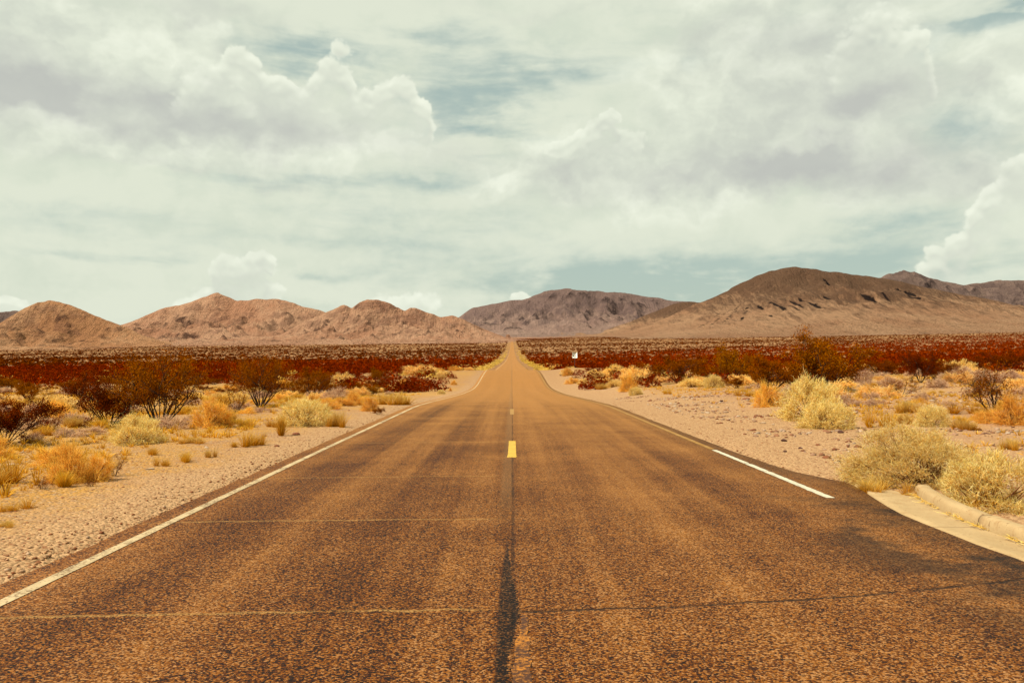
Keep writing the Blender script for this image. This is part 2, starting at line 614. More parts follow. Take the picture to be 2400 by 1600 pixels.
hgt = t.m("ADD", t.m("MULTIPLY", t.voro(co, 26, "F1"), -.9), t.m("ADD", t.m("MULTIPLY", fin, .8), t.m("MULTIPLY", t.noise(co, 5, 4, .6), 1.6)))
bump(t, b, hgt, .85, .035)

# asphalt
M_ROAD, t, b = material("worn_asphalt", .75, .15)
co = t.new("ShaderNodeTexCoord").outputs["Object"]
X, Y, _ = t.xyz(co)
agg = t.voro(co, 92, "F1", "Color")
ag = t.xyz(agg)
chip = t.m("ADD", t.m("MULTIPLY", ag[0], .55), t.m("MULTIPLY", t.noise(co, 58, 4, .75), .62))
lanes = t.noise(t.vec(t.m("MULTIPLY", X, 1.15), t.m("MULTIPLY", Y, .022), 0.0), 1.0, 4, .6)
lanes2 = t.noise(t.vadd(t.vec(t.m("MULTIPLY", X, 5.0), t.m("MULTIPLY", Y, .05), 0.0), (3, 8, 0)), 1.0, 3, .6)
patch = t.noise(co, .55, 5, .65)
tone = t.m("ADD", t.m("MULTIPLY", lanes, .52), t.m("ADD", t.m("MULTIPLY", lanes2, .24), t.m("MULTIPLY", patch, .42)))
# wheel tracks are polished darker
def band(x0, w):
    return t.m("SUBTRACT", 1.0, t.smooth(t.m("ABSOLUTE", t.m("SUBTRACT", X, x0)), w * .3, w))
tracks = t.m("ADD", t.m("ADD", band(-1.05, .55), band(-2.55, .5)), t.m("ADD", t.m("MULTIPLY", band(1.15, .5), .45), t.m("MULTIPLY", band(2.65, .55), .6)))
tone = t.m("SUBTRACT", tone, t.m("MULTIPLY", tracks, .085))
tone = t.m("ADD", tone, t.m("MULTIPLY", t.smooth(X, -.1, .25), .06))
warm = t.ramp(t.m("ADD", t.m("MULTIPLY", chip, 1.55), t.m("MULTIPLY", t.m("SUBTRACT", tone, .88), 1.15)),
              [(.22, (.008, .0022, .0006)), (.42, (.064, .0138, .0026)), (.58, (.190, .058, .0130)), (.76, (.36, .146, .050)), (1.0, (.56, .31, .16))])
# the surface blends to a paler, yellower colour with distance along the road
far_pale = t.smooth(t.m("ADD", Y, t.m("MULTIPLY", t.m("SUBTRACT", tone, .55), 60)), 5, 48)
col = t.mix(t.m("MULTIPLY", far_pale, .66), warm, (.62, .33, .140))
# edge of the apron, oil stained
oil = t.m("MULTIPLY", t.m("MULTIPLY", t.smooth(t.noise(t.vec(t.m("MULTIPLY", X, .5), t.m("MULTIPLY", Y, .75), 3.0), 1.5, 5, .65), .45, .62),
                          t.smooth(t.m("ADD", X, t.m("MULTIPLY", Y, .12)), 2.9, 4.4)), t.m("SUBTRACT", 1.0, t.smooth(Y, 8.8, 11)))
col = t.mix(t.m("MULTIPLY", oil, .85), col, (.006, .0028, .002))
wig = t.m("MULTIPLY", t.m("SUBTRACT", t.noise(co, 2.2, 4, .65), .5), .10)
# cross joints of the left lane: a pale dusty line each
jl = None
for y0, k, w in ((5.44, -.035, .024), (8.58, -.02, .026), (11.85, -.03, .026), (17.0, -.04, .032), (24.6, -.05, .045)):
    d_ = t.m("ABSOLUTE", t.m("SUBTRACT", t.m("ADD", Y, t.m("ADD", t.m("MULTIPLY", wig, 1.6), t.m("ADD", t.m("MULTIPLY", t.m("SUBTRACT", chip, .6), .05), t.m("MULTIPLY", X, k)))), y0))
    f_ = t.m("SUBTRACT", 1.0, t.smooth(d_, w * .35, w * 1.25))
    jl = f_ if jl is None else t.m("MAXIMUM", jl, f_)
jl = t.m("MULTIPLY", t.m("MULTIPLY", jl, t.m("MULTIPLY", t.smooth(t.noise(co, 1.3, 5, .7), .30, .50), t.smooth(chip, .40, .70, .35, 1))), t.m("SUBTRACT", 1.0, t.smooth(X, -.35, -.05)))
col = t.mix(t.m("MULTIPLY", jl, .92), col, (.55, .33, .15))
# the crack across the right lane
yc = t.m("ADD", 5.38, t.m("ADD", t.m("MULTIPLY", X, .075), t.m("MULTIPLY", t.m("MULTIPLY", X, X), .045)))
dc = t.m("ABSOLUTE", t.m("SUBTRACT", t.m("ADD", Y, t.m("ADD", t.m("MULTIPLY", wig, 1.7), t.m("MULTIPLY", t.m("SUBTRACT", t.noise(co, 11, 4, .7), .5), .07))), yc))
fc = t.m("MULTIPLY", t.m("SUBTRACT", 1.0, t.smooth(dc, .005, .030)), t.m("MULTIPLY", t.smooth(X, .02, .10), t.smooth(t.noise(co, 1.9, 4, .7), .30, .52, .35, 1)))
# the joint between the lanes
d0 = t.m("ABSOLUTE", t.m("SUBTRACT", t.m("ADD", X, t.m("MULTIPLY", wig, .35)), .012))
f0 = t.m("MULTIPLY", t.m("SUBTRACT", 1.0, t.smooth(d0, .004, .024)), t.smooth(t.noise(t.vec(0.0, t.m("MULTIPLY", Y, 1.0), 0.0), .9, 4, .7), .30, .62, .12, .75))
pale = t.m("MULTIPLY", band(-.065, .11), t.m("MULTIPLY", t.smooth(Y, 7.5, 11), .35))
col = t.mix(pale, col, (.33, .20, .105))
col = t.mix(t.m("MULTIPLY", t.m("MAXIMUM", fc, f0), .85), col, (.010, .004, .002))
# tar poured along the joint: ragged, wider towards the camera's end
yt = t.m("DIVIDE", t.m("SUBTRACT", Y, 2.0), 6.0)
gv = lambda v: (v, v, v)
lb_ = t.ramp(yt, [(0, gv(.08)), (.57, gv(.09)), (.73, gv(.14)), (.86, gv(.24)), (.95, gv(.30)), (1, gv(.36))])
rb_ = t.ramp(yt, [(0, gv(.40)), (.42, gv(.43)), (.50, gv(.60)), (.565, gv(.76)), (.63, gv(.66)), (.73, gv(.50)), (.86, gv(.37)), (.95, gv(.31)), (1, gv(.30))])
xn = t.m("ADD", t.m("ADD", t.m("MULTIPLY", X, 5.0), .5), t.m("ADD", t.m("MULTIPLY", t.m("SUBTRACT", t.noise(co, 7, 4, .7), .5), .16), t.m("MULTIPLY", t.m("SUBTRACT", chip, .6), .22)))
tar = t.m("MULTIPLY", t.smooth(t.m("SUBTRACT", xn, lb_), -.035, .035), t.smooth(t.m("SUBTRACT", rb_, xn), -.035, .035))
tar = t.m("MULTIPLY", tar, t.smooth(Y, 7.9, 7.0))
col = t.mix(t.m("MULTIPLY", tar, t.smooth(chip, .86, .55, .55, .97)), col, (.0045, .0014, .0010))
t.l.new(col, b.inputs["Base Color"])
bump(t, b, t.m("SUBTRACT", chip, t.m("MULTIPLY", t.m("MAXIMUM", fc, f0), .8)), .9, .012)


def m_paint(name, c, wear_lo, wear_hi, under=(.10, .042, .013)):
    mt, t, b = material(name, .7, .3)
    co = t.new("ShaderNodeTexCoord").outputs["Object"]
    ch = t.m("ADD", t.m("MULTIPLY", t.noise(co, 40, 4, .7), .7), t.m("MULTIPLY", t.noise(co, 3.0, 4, .6), .5))
    f = t.smooth(ch, wear_lo, wear_hi)
    cc = t.mix(t.smooth(t.noise(co, 9, 3, .6), .35, .7), c, tuple(v * .8 for v in c))
    t.l.new(t.mix(f, cc, under), b.inputs["Base Color"])
    bump(t, b, ch, .4, .006)
    return mt


M_WHITE = m_paint("white_road_paint", (.62, .58, .44), .66, .78)
M_FADED = m_paint("faded_road_paint", (.60, .47, .29), .58, .74)
M_FADED2 = m_paint("worn_away_road_paint", (.46, .31, .14), .46, .66, (.30, .16, .055))
M_YELLOW = m_paint("yellow_road_paint", (.66, .40, .07), .66, .76)
M_FADED_Y = m_paint("faded_yellow_road_paint", (.52, .33, .09), .44, .62, (.34, .19, .065))
M_YELLOW_WORN = m_paint("worn_yellow_road_paint", (.46, .165, .009), .50, .66, (.055, .016, .003))
M_CONC, t, b = material("weathered_concrete", .85, .2)
co = t.new("ShaderNodeTexCoord").outputs["Object"]
c = t.mix(t.smooth(t.noise(co, 2.2, 5, .6), .3, .7), (.40, .285, .155), (.47, .345, .195))
c = t.mix(t.smooth(t.noise(t.vmul(co, (1, 1, .25)), 9, 5, .65), .60, .75, 0, .55), c, (.24, .13, .055))
c = t.mix(t.smooth(t.noise(t.vmul(co, (1.6, 1.6, .5)), 3.1, 6, .7), .52, .70, 0, .5), c, (.30, .165, .075))
c = t.mix(t.smooth(t.noise(t.vmul(co, (1, 1, .12)), 15, 4, .6), .60, .72, 0, .6), c, (.17, .085, .038))
c = t.mix(t.smooth(t.voro(co, 19), .05, .11, .8, 0), c, (.10, .05, .03))
jy = t.m("ABSOLUTE", t.m("SUBTRACT", t.m("ADD", t.xyz(co)[1], t.m("MULTIPLY", t.noise(co, 4, 2), .04)), -.03))
c = t.mix(t.smooth(jy, .004, .014, .7, 0), c, (.12, .06, .03))
t.l.new(c, b.inputs["Base Color"])
bump(t, b, t.m("ADD", t.noise(co, 45, 5, .65), t.m("MULTIPLY", t.noise(co, 7, 5, .7), 1.2)), .55, .014)

M_ROCK, t, b = material("desert_rock", .9, .2)
co = t.new("ShaderNodeTexCoord").outputs["Object"]
oi = t.new("ShaderNodeObjectInfo")
at_ = t.new("ShaderNodeAttribute", attribute_name="Col")
c = t.mix(t.m("MULTIPLY", t.noise(co, 14, 4, .65), .5), at_.outputs["Color"], (.16, .075, .042))
t.l.new(c, b.inputs["Base Color"])
bump(t, b, t.noise(co, 26, 4, .6), .6, .02)


def m_rock_object(name, c1, c2):
    mt, t, b = material(name, .9, .2)
    co = t.new("ShaderNodeTexCoord").outputs["Object"]
    t.l.new(t.mix(t.smooth(t.noise(co, 9, 4, .65), .35, .65), c1, c2), b.inputs["Base Color"])
    bump(t, b, t.noise(co, 22, 4, .6), .6, .02)
    return mt


M_ROCK_RED = m_rock_object("red_stone", (.16, .055, .030), (.24, .10, .055))
M_ROCK_DARK = m_rock_object("dark_stone", (.045, .016, .012), (.10, .04, .024))
M_ROCK_PALE = m_rock_object("pale_stone", (.55, .43, .31), (.42, .29, .19))

# ------------------------------------------------------------------ ground sheet
ys = np.concatenate([np.arange(-30, 60, .5), np.arange(60, 200, 2.), np.geomspace(200, 30000, 170)])
xh = np.concatenate([np.arange(0, 3.2, .8), np.arange(3.2, 14, .35), np.arange(14, 60, 1.), np.geomspace(60, 22000, 62)])
xs = np.concatenate([-xh[:0:-1], xh])
GX, GY = np.meshgrid(xs, ys)
GZ = land(GX, GY)
under = (GX > EDGE_L(GY) + .05) & (GX < EDGE_R(GY) - .05) & (GY < 2700)
GZ = GZ - .10 * under - .012 * sstep(-np.abs(GX), -4.6, -4.0)
V = np.stack([GX, GY, GZ], -1).reshape(-1, 3)
ground = link("ground", mesh_np("ground", V, grid_faces(len(ys), len(xs)), M_GROUND, True))
tag(ground, kind="structure")

# ------------------------------------------------------------------ road
ry = np.concatenate([np.arange(-30, 60, .5), np.arange(60, 240, 1.5), np.geomspace(240, 2640, 130)])
NC = 13


def road_z(x, y):
    return prof(y) + .02 + .03 * (1 - (np.asarray(x, float) / 3.9) ** 2) + .02 * softplus(np.asarray(x, float) - 14, 4.) - .007 * softplus(-np.asarray(x, float) - 14, 4.)


rng = np.random.default_rng(3)
rag = lambda y, s: .035 * gnoise(y * 1.3, y * 0 + s, 11) + .02 * gnoise(y * 5, y * 0 + s, 12)
rows = []
for y in ry:
    l = EDGE_L(y) + float(rag(np.array([y]), 1.)[0])
    r = EDGE_R(y) + float(rag(np.array([y]), 9.)[0])
    x = np.linspace(l, r, NC)
    z = road_z(x, y)
    rows.append(np.concatenate([[[l - .03, y, z[0] - .12]], np.stack([x, np.full(NC, y), z], -1), [[r + .03, y, z[-1] - .12]]]))
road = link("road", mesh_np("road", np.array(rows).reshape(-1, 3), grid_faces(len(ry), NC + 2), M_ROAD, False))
tag(road, kind="structure")


def strip(name, ys_, left, right, mat, lift=.004, parent=road, ragged=.008, seed=0):
    ys_ = np.asarray(ys_, float)
    l = left(ys_) + ragged * gnoise(ys_ * 7, ys_ * 0 + seed, 21)
    r = right(ys_) + ragged * gnoise(ys_ * 7, ys_ * 0 + seed + 5, 22)
    xs_ = np.stack([l, (l + r) / 2, r], -1)
    V = np.stack([xs_, np.repeat(ys_[:, None], 3, 1), road_z(xs_, ys_[:, None]) + lift], -1)
    return link(name, mesh_np(name, V.reshape(-1, 3), grid_faces(len(ys_), 3), mat), parent)


yl = np.concatenate([np.arange(-20, 60, .25), np.arange(60, 240, 1.5), np.geomspace(240, 2600, 100)])
strip("edge_line", yl, lambda d: LINE_L(d) - .050, lambda d: LINE_L(d) + .050, M_FADED)
strip("edge_line", np.arange(10.05, 13.50, .1), lambda d: LINE_R(d) - .052, lambda d: LINE_R(d) + .052, M_WHITE, seed=2, ragged=.014)
strip("edge_line", np.arange(13.5, 15.7, .1), lambda d: LINE_R(d) - .050, lambda d: LINE_R(d) + .046, M_WHITE, seed=12, ragged=.014)
yl2 = yl[yl > 15.6]
strip("edge_line", yl2, lambda d: LINE_R(d) - .055, lambda d: LINE_R(d) + .055, M_FADED2, seed=3)
strip("centre_dash", np.arange(14.15, 17.25, .1), lambda d: np.interp(d, [14, 14.7, 17.3], [-.088, -.070, -.060]), lambda d: d * 0 + .072, M_YELLOW, seed=4, ragged=.012)
strip("centre_dash", np.arange(26.1, 29.3, .1), lambda d: d * 0 - .06, lambda d: d * 0 + .06, M_FADED_Y, seed=6)
strip("centre_dash", np.arange(2.0, 5.36, .04), lambda d: np.interp(d, [2, 4.3, 4.8, 5.1, 5.4], [-.004, .002, .022, .052, .066]), lambda d: d * 0 + .095, M_YELLOW_WORN, seed=7, lift=.003, ragged=.016)


# ------------------------------------------------------------------ mountains
def gauss_smooth(a, s):
    if s < .6:
        return a
    n = int(s * 3) + 1
    k = np.exp(-.5 * (np.arange(-n, n + 1) / s) ** 2)
    k /= k.sum()
    return np.convolve(np.pad(a, n, "edge"), k, "valid")


def blur2(Z):
    P = np.pad(Z, 1, "edge")
    return (P[1:-1, 1:-1] * 4 + (P[:-2, 1:-1] + P[2:, 1:-1] + P[1:-1, :-2] + P[1:-1, 2:]) * 2 + P[:-2, :-2] + P[:-2, 2:] + P[2:, :-2] + P[2:, 2:]) / 16


def erode(Z, lim, rng, n=24000, steps=46, rate=.30):
    """rain drops run down all at once, cutting gullies and leaving fans"""
    nr, nc = Z.shape
    p = rng.random((n, 2)) * [nr - 3, nc - 3] + 1
    vel = np.zeros((n, 2))
    sed = np.zeros(n)
    Zf = Z.copy()
    for s in range(steps):
        i = p[:, 0].astype(int)
        j = p[:, 1].astype(int)
        f, h = p[:, 0] - i, p[:, 1] - j
        a, b, c, d = Zf[i, j], Zf[i + 1, j], Zf[i, j + 1], Zf[i + 1, j + 1]
        gi = (b - a) * (1 - h) + (d - c) * h
        gj = (c - a) * (1 - f) + (d - b) * f
        z0 = a * (1 - f) * (1 - h) + b * f * (1 - h) + c * (1 - f) * h + d * f * h
        vel = vel * .25 - np.stack([gi, gj], -1)
        ln = np.linalg.norm(vel, axis=1) + 1e-9
        stp = vel / ln[:, None]
        q = np.clip(p + stp, 1.01, [nr - 2.01, nc - 2.01])
        i2, j2 = q[:, 0].astype(int), q[:, 1].astype(int)
        f2, h2 = q[:, 0] - i2, q[:, 1] - j2
        z1 = Zf[i2, j2] * (1 - f2) * (1 - h2) + Zf[i2 + 1, j2] * f2 * (1 - h2) + Zf[i2, j2 + 1] * (1 - f2) * h2 + Zf[i2 + 1, j2 + 1] * f2 * h2
        drop = z0 - z1
        cap = np.maximum(drop, .0) * 1.2
        dz = np.where(drop > 0, np.clip((cap - sed) * rate, -sed * .3, np.maximum(drop, 0) * .5), -np.minimum(sed, -drop))
        for (ii, jj, w) in ((i, j, (1 - f) * (1 - h)), (i + 1, j, f * (1 - h)), (i, j + 1, (1 - f) * h), (i + 1, j + 1, f * h)):
            np.add.at(Zf, (ii, jj), -dz * w * .5)
        sed = np.maximum(sed + dz, 0)
        Zf = np.clip(Zf, Z - lim, Z + lim)
        p = q
    return Z + np.clip(np.nan_to_num(Zf - Z), -lim, lim)


def m_mountain(name, c_lo, c_hi, c_rock, dark=.5, c_top=None, rockscale=1.0, seed=0.):
    mt, t, b = material(name, .95, .05)
    co = t.vadd(t.new("ShaderNodeTexCoord").outputs["Object"], (seed * 133., seed * 71., 0.))
    att = lambda k: t.new("ShaderNodeAttribute", attribute_name=k).outputs["Fac"]
    foot, high, gul, rocky = att("foot"), att("high"), att("gully_shade"), att("rocky")
    n1 = t.noise(co, .0045, 6, .6, .4)
    n2 = t.noise(t.vmul(co, (1, .6, 1.6)), .016 * rockscale, 8, .70, .5)
    n3 = t.noise(t.vmul(co, (1, .55, 1)), .085, 5, .72)
    streak = t.noise(t.vmul(co, (1, .16, .16)), .045, 5, .65, .6)
    c = t.mix(t.smooth(t.m("ADD", n1, t.m("MULTIPLY", t.m("SUBTRACT", n3, .5), .5)), .36, .64), c_lo, c_hi)
    c = t.mix(t.m("MULTIPLY", t.smooth(streak, .50, .70), .38), c, tuple(v * .62 for v in c_lo))
    if c_top is not None:
        k = t.m("ADD", high, t.m("ADD", t.m("MULTIPLY", t.m("SUBTRACT", n2, .5), .95), t.m("MULTIPLY", t.m("SUBTRACT", streak, .5), 1.3)))
        c = t.mix(t.m("MULTIPLY", t.smooth(k, .08, .66), .9), c, c_top)
    steep = t.smooth(t.xyz(t.new("ShaderNodeNewGeometry").outputs["Normal"])[2], .93, .66)
    rk = t.m("ADD", t.m("MULTIPLY", n2, 1.0), t.m("ADD", t.m("MULTIPLY", steep, .14), t.m("MULTIPLY", foot, -.30)))
    c = t.mix(t.m("MULTIPLY", t.smooth(rk, .55, .68), dark * .75), c, c_rock)
    c = t.mix(t.m("MULTIPLY", t.m("MULTIPLY", rocky, t.smooth(n3, .30, .55)), dark * 1.5, clamp=True), c, tuple(v * .42 for v in c_rock))
    c = t.mix(t.smooth(n3, .56, .70, 0, .34), c, tuple(v * .5 for v in c_rock))
    c = t.mix(t.m("MULTIPLY", t.smooth(t.m("ADD", gul, t.m("MULTIPLY", t.m("SUBTRACT", n3, .5), .3)), .18, .42), .95), c, (.010, .006, .006))  # shade in the gullies, painted near-black into the rock colour
    # shrubs on the fans: dark spots
    sp = t.voro(co, .13, "F1")
    wob = t.noise(co, .02, 3, .6)
    dots = t.m("MULTIPLY", t.smooth(sp, .22, .40, 1, 0), t.smooth(t.m("ADD", foot, t.m("MULTIPLY", t.m("SUBTRACT", wob, .5), .6)), .15, .75))
    c = t.mix(t.m("MULTIPLY", dots, .8), c, (.085, .042, .018))
    t.l.new(c, b.inputs["Base Color"])
    bump(t, b, t.m("ADD", t.m("MULTIPLY", n3, .9), t.m("ADD", n2, t.m("MULTIPLY", streak, .6))), 1.0, 24.0)
    return mt


def mountain(name, D, pts, Wf, Wb, mat, seed, spur=.42, exp=1.65, lam=.22, nx=400, nt=210, detail=.05, ero=1.0, fan=.10, cuts=(), crags=.22, dome=.25):
    rng = np.random.default_rng(seed)
    pts = np.array(pts, float) * 1.0204
    ux = (pts[:, 0] - 1200) / FPX
    el = np.array([ray_dir(p[0], p[1])[2] / ray_dir(p[0], p[1])[1] for p in pts])
    x0, x1 = ux[0] * D, ux[-1] * D
    pad = Wf * .9
    x = np.linspace(x0 - pad, x1 + pad, nx)
    zr = EYE + np.interp(x / D, ux, el) * D
    H = np.maximum(zr - land(x, np.full(nx, float(D))), 0)
    endl = sstep(x, x0 - pad * .8, x0 + pad * .05)
    endr = 1 - sstep(x, x1 - pad * .05, x1 + pad * .8)
    H = H * endl * endr
    H = H * (1 + .03 * fbm(x / (Wf * .06), x * 0 + seed, 4, seed))
    dx = x[1] - x[0]
    sig = [0, 3, 7, 13, 22, 34, 48]
    Hs = np.array([gauss_smooth(H, s * (Wf * .011) / dx * .35) for s in sig])
    t = np.concatenate([np.linspace(-1, 0, int(nt * .22), endpoint=False), np.linspace(0, 1, nt - int(nt * .22))])
    T, XX = np.meshgrid(t, x, indexing="ij")
    wander = .10 * Wf * fbm(x / (Wf * .8), x * 0 + 3.3, 3, seed + 4)
    YY = np.where(T >= 0, D - T * Wf, D - T * Wb) + wander[None, :] * (1 - np.abs(T))
    at_ = np.abs(T)
    lv = np.clip(at_ * (len(sig) - 1) * 1.05, 0, len(sig) - 1.001)
    li = lv.astype(int)
    lf = lv - li
    ci = np.broadcast_to(np.arange(nx)[None, :], T.shape)
    Hh = Hs[li, ci] * (1 - lf) + Hs[li + 1, ci] * lf
    shape = (1 - fan) * np.maximum(1 - at_ * 1.18, 0) ** exp + fan * (1 - at_) ** 1.4
    shape = shape * (1 - dome) + dome * .5 * (1 + np.cos(np.pi * np.minimum(at_ * 1.12, 1)))
    base = Hh * shape
    L = Wf * lam
    wx = XX + .55 * L * fbm(XX / (L * 1.7), YY / (L * 1.7), 4, seed + 9)
    rid = fbm(wx / L, YY / (L * 1.9), 7, seed + 1, .50, True)
    rid = np.where(rid > 0, np.abs(rid) ** 1.3, rid)
    rid2 = fbm(wx / (L * .30) + YY / (L * 1.3), YY / (L * .70), 6, seed + 2, .55, True)
    w = sstep(at_, .0, .16) * (1 - sstep(at_, .60, .95))
    h = base * (1 - spur * 1.15 * w * np.clip(1.08 - rid, 0, 1.2)) - base * spur * .95 * w * np.clip(1 - rid2, 0, 1)
    h = h + Hh * detail * (.22 + w) * fbm(XX / (L * .20), YY / (L * .20), 6, seed + 3, .62) * (1 - at_) ** .6
    crag = fbm(XX / (L * .30) + 2, YY / (L * .26), 5, seed + 12, .6) + .5 * fbm(XX / (L * 1.1), YY / (L * .9), 3, seed + 13)
    rocky = sstep(crag, crags, crags + .16) * (1 - sstep(at_, .5, .8)) * sstep(at_, -.02, .06)
    h = h + rocky * Hh * .05 * (.4 + fbm(XX / (L * .07), YY / (L * .07), 3, seed + 14, .6, True))
    gully_shade = np.zeros_like(h)
    for cx, t0, t1, lean, wd in cuts:       # gullies, their shade painted on: place on the ridge line (photo x), from t0 to t1 down the slope
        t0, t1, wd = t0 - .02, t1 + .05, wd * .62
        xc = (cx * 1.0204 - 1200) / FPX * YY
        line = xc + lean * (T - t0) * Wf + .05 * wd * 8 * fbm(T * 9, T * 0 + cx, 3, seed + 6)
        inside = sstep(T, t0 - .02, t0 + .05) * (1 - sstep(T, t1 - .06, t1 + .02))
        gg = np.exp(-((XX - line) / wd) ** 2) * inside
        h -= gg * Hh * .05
        gully_shade = np.maximum(gully_shade, gg)
    Z = land(XX, YY) + h
    if ero > 0:
        Z2 = erode(Z, .10 * H.max(), rng, n=int(60000 * ero))
        Z2 = Z2 * .85 + blur2(Z2) * .15
        Z = Z + (Z2 - Z) * (1 - sstep(at_, .5, .8))
    edge = sstep(at_, .93, 1.0) + sstep(-XX, -(x0 - pad * .8), -(x0 - pad)) + sstep(XX, x1 + pad * .8, x1 + pad)
    Z = Z - 10 * np.clip(edge, 0, 1) - .8
    foot = sstep(at_, .42, .85)
    hmax = max(H.max(), 1)
    high = np.clip(h / hmax, 0, 1)
    V = np.stack([XX, YY, Z], -1).reshape(-1, 3)
    o = link("mountain", mesh_np("mountain", V, grid_faces(len(t), nx)[:, ::-1], mat, False, None, {"foot": foot, "high": high, "gully_shade": gully_shade, "rocky": rocky}))
    tag(o, name, None, None, "structure")
    return o


MM_TAN = m_mountain("tan_mountain", (.345, .180, .098), (.43, .255, .150), (.125, .062, .045), .55, seed=1)
MM_PINK = m_mountain("pink_mountain", (.345, .180, .110), (.42, .250, .160), (.135, .070, .052), .55, seed=2)
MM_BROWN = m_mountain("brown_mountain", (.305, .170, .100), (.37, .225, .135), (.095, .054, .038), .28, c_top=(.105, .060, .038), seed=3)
MM_PURPLE = m_mountain("purple_mountain", (.25, .152, .118), (.32, .205, .155), (.115, .074, .068), .65, c_top=(.175, .110, .095), rockscale=.6, seed=4)
MM_FAR = m_mountain("far_mountain", (.150, .100, .085), (.19, .125, .10), (.075, .050, .048), .7, rockscale=.5, seed=5)

mountain("small dark far hill at the edge of the picture", 7000, [(-200, 745), (-80, 722), (0, 712), (30, 709), (60, 716), (110, 740), (200, 770)], 900, 700, MM_FAR, 91, ero=.4, nx=160, nt=90)
mountain("rugged far ridge with two knobs behind the big brown mountain", 6800,
         [(1900, 690), (1990, 648), (2030, 632), (2062, 624), (2080, 618), (2095, 622), (2108, 623), (2140, 634), (2180, 645), (2220, 652), (2260, 647), (2300, 642), (2352, 642), (2450, 636), (2600, 660), (2800, 720)],
         2300, 1500, MM_FAR, 92, spur=.5, lam=.16, detail=.07)
mountain("broad purple grey mountain beyond the end of the road", 5400,
         [(960, 775), (1050, 728), (1085, 705), (1115, 700), (1150, 692), (1175, 687), (1200, 688), (1225, 678), (1250, 668), (1275, 663), (1300, 661), (1330, 665), (1360, 667), (1400, 669), (1440, 671), (1480, 677), (1520, 683), (1550, 690), (1600, 692), (1680, 715), (1760, 760)],
         1900, 1500, MM_PURPLE, 93, spur=.55, lam=.20, detail=.06, exp=1.45, fan=.14)
mountain("tan mountain with a pointed middle peak and rocky outcrops", 3400,
         [(180, 770), (240, 757), (300, 740), (340, 726), (380, 708), (420, 700), (450, 692), (480, 682), (508, 671), (530, 680), (552, 690), (575, 690), (598, 686), (620, 690), (648, 686), (680, 695), (705, 705), (740, 712), (800, 735), (900, 770)],
         1500, 1100, MM_PINK, 94, spur=.62, lam=.17, detail=.09)
mountain("cone shaped tan hill at one end of the range", 2250,
         [(-420, 765), (-250, 748), (-120, 765), (-60, 752), (0, 742), (35, 722), (62, 705), (90, 694), (118, 687), (145, 694), (165, 699), (190, 708), (225, 724), (260, 738), (300, 752), (350, 775), (420, 795)],
         720, 700, MM_TAN, 95, spur=.60, lam=.26, detail=.09, exp=1.5)
mountain("pink tan hill whose long spur runs down to the road", 2750,
         [(640, 770), (690, 742), (745, 718), (775, 705), (792, 698), (806, 706), (824, 694), (845, 686), (868, 687), (892, 694), (915, 706), (928, 712), (940, 706), (955, 706), (985, 718), (1010, 727), (1040, 723), (1062, 731), (1090, 745), (1125, 760), (1165, 775), (1200, 781)],
         640, 800, MM_PINK, 96, spur=.52, lam=.24, detail=.07, exp=1.5)
mountain("low ridge joining the purple mountain to the big brown one", 4300,
         [(1350, 770), (1430, 742), (1480, 722), (1520, 706), (1545, 696), (1575, 692), (1610, 694), (1640, 700), (1720, 725), (1800, 760)], 1500, 900, MM_BROWN, 97, spur=.25, nx=240, nt=150, crags=.5, dome=.4)
mountain("big rounded brown mountain with shade painted into its gullies", 3500,
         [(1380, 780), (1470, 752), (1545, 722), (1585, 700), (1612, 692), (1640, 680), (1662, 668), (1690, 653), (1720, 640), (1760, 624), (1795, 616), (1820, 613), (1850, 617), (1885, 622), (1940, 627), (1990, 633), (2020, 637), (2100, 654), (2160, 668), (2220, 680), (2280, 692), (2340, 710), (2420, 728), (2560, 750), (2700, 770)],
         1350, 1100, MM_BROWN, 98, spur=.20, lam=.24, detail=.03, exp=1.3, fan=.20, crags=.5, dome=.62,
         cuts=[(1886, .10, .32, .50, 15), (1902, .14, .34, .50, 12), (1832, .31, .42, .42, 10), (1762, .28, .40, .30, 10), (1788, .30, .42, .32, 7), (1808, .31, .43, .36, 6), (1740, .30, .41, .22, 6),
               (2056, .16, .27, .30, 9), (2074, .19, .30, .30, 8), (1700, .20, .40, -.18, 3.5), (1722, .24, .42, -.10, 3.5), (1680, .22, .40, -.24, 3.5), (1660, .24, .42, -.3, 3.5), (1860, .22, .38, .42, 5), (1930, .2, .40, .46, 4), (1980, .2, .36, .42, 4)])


# ------------------------------------------------------------------ plants
def blades(P0, P1, bend, width, rng, c0, c1, taper=.15):
    """curved tapering blades from P0 to P1 (n,3), their middle pushed by bend (n,3); colours c0 to c1 (n,3)"""
    n = len(P0)
    d = P1 - P0
    side = np.cross(d, rng.normal(size=(n, 3)))
    side /= np.linalg.norm(side, axis=1, keepdims=True) + 1e-9
    w = np.broadcast_to(np.asarray(width, float), (n,))[:, None]
    mid = P0 + d * .55 + bend
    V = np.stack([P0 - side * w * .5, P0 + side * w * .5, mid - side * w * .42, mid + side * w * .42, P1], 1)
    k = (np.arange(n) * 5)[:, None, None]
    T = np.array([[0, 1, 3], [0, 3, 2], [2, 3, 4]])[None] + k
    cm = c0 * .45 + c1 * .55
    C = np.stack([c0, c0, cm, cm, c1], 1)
    return V.reshape(-1, 3), T.reshape(-1, 3), C.reshape(-1, 3)


def pal(rng, n, cs, jit=.12):
    cs = np.array(cs, float)
    w = rng.dirichlet(np.ones(len(cs)) * .6, n)
    return np.clip((w @ cs) * (1 + jit * rng.normal(size=(n, 1))), .001, .95)


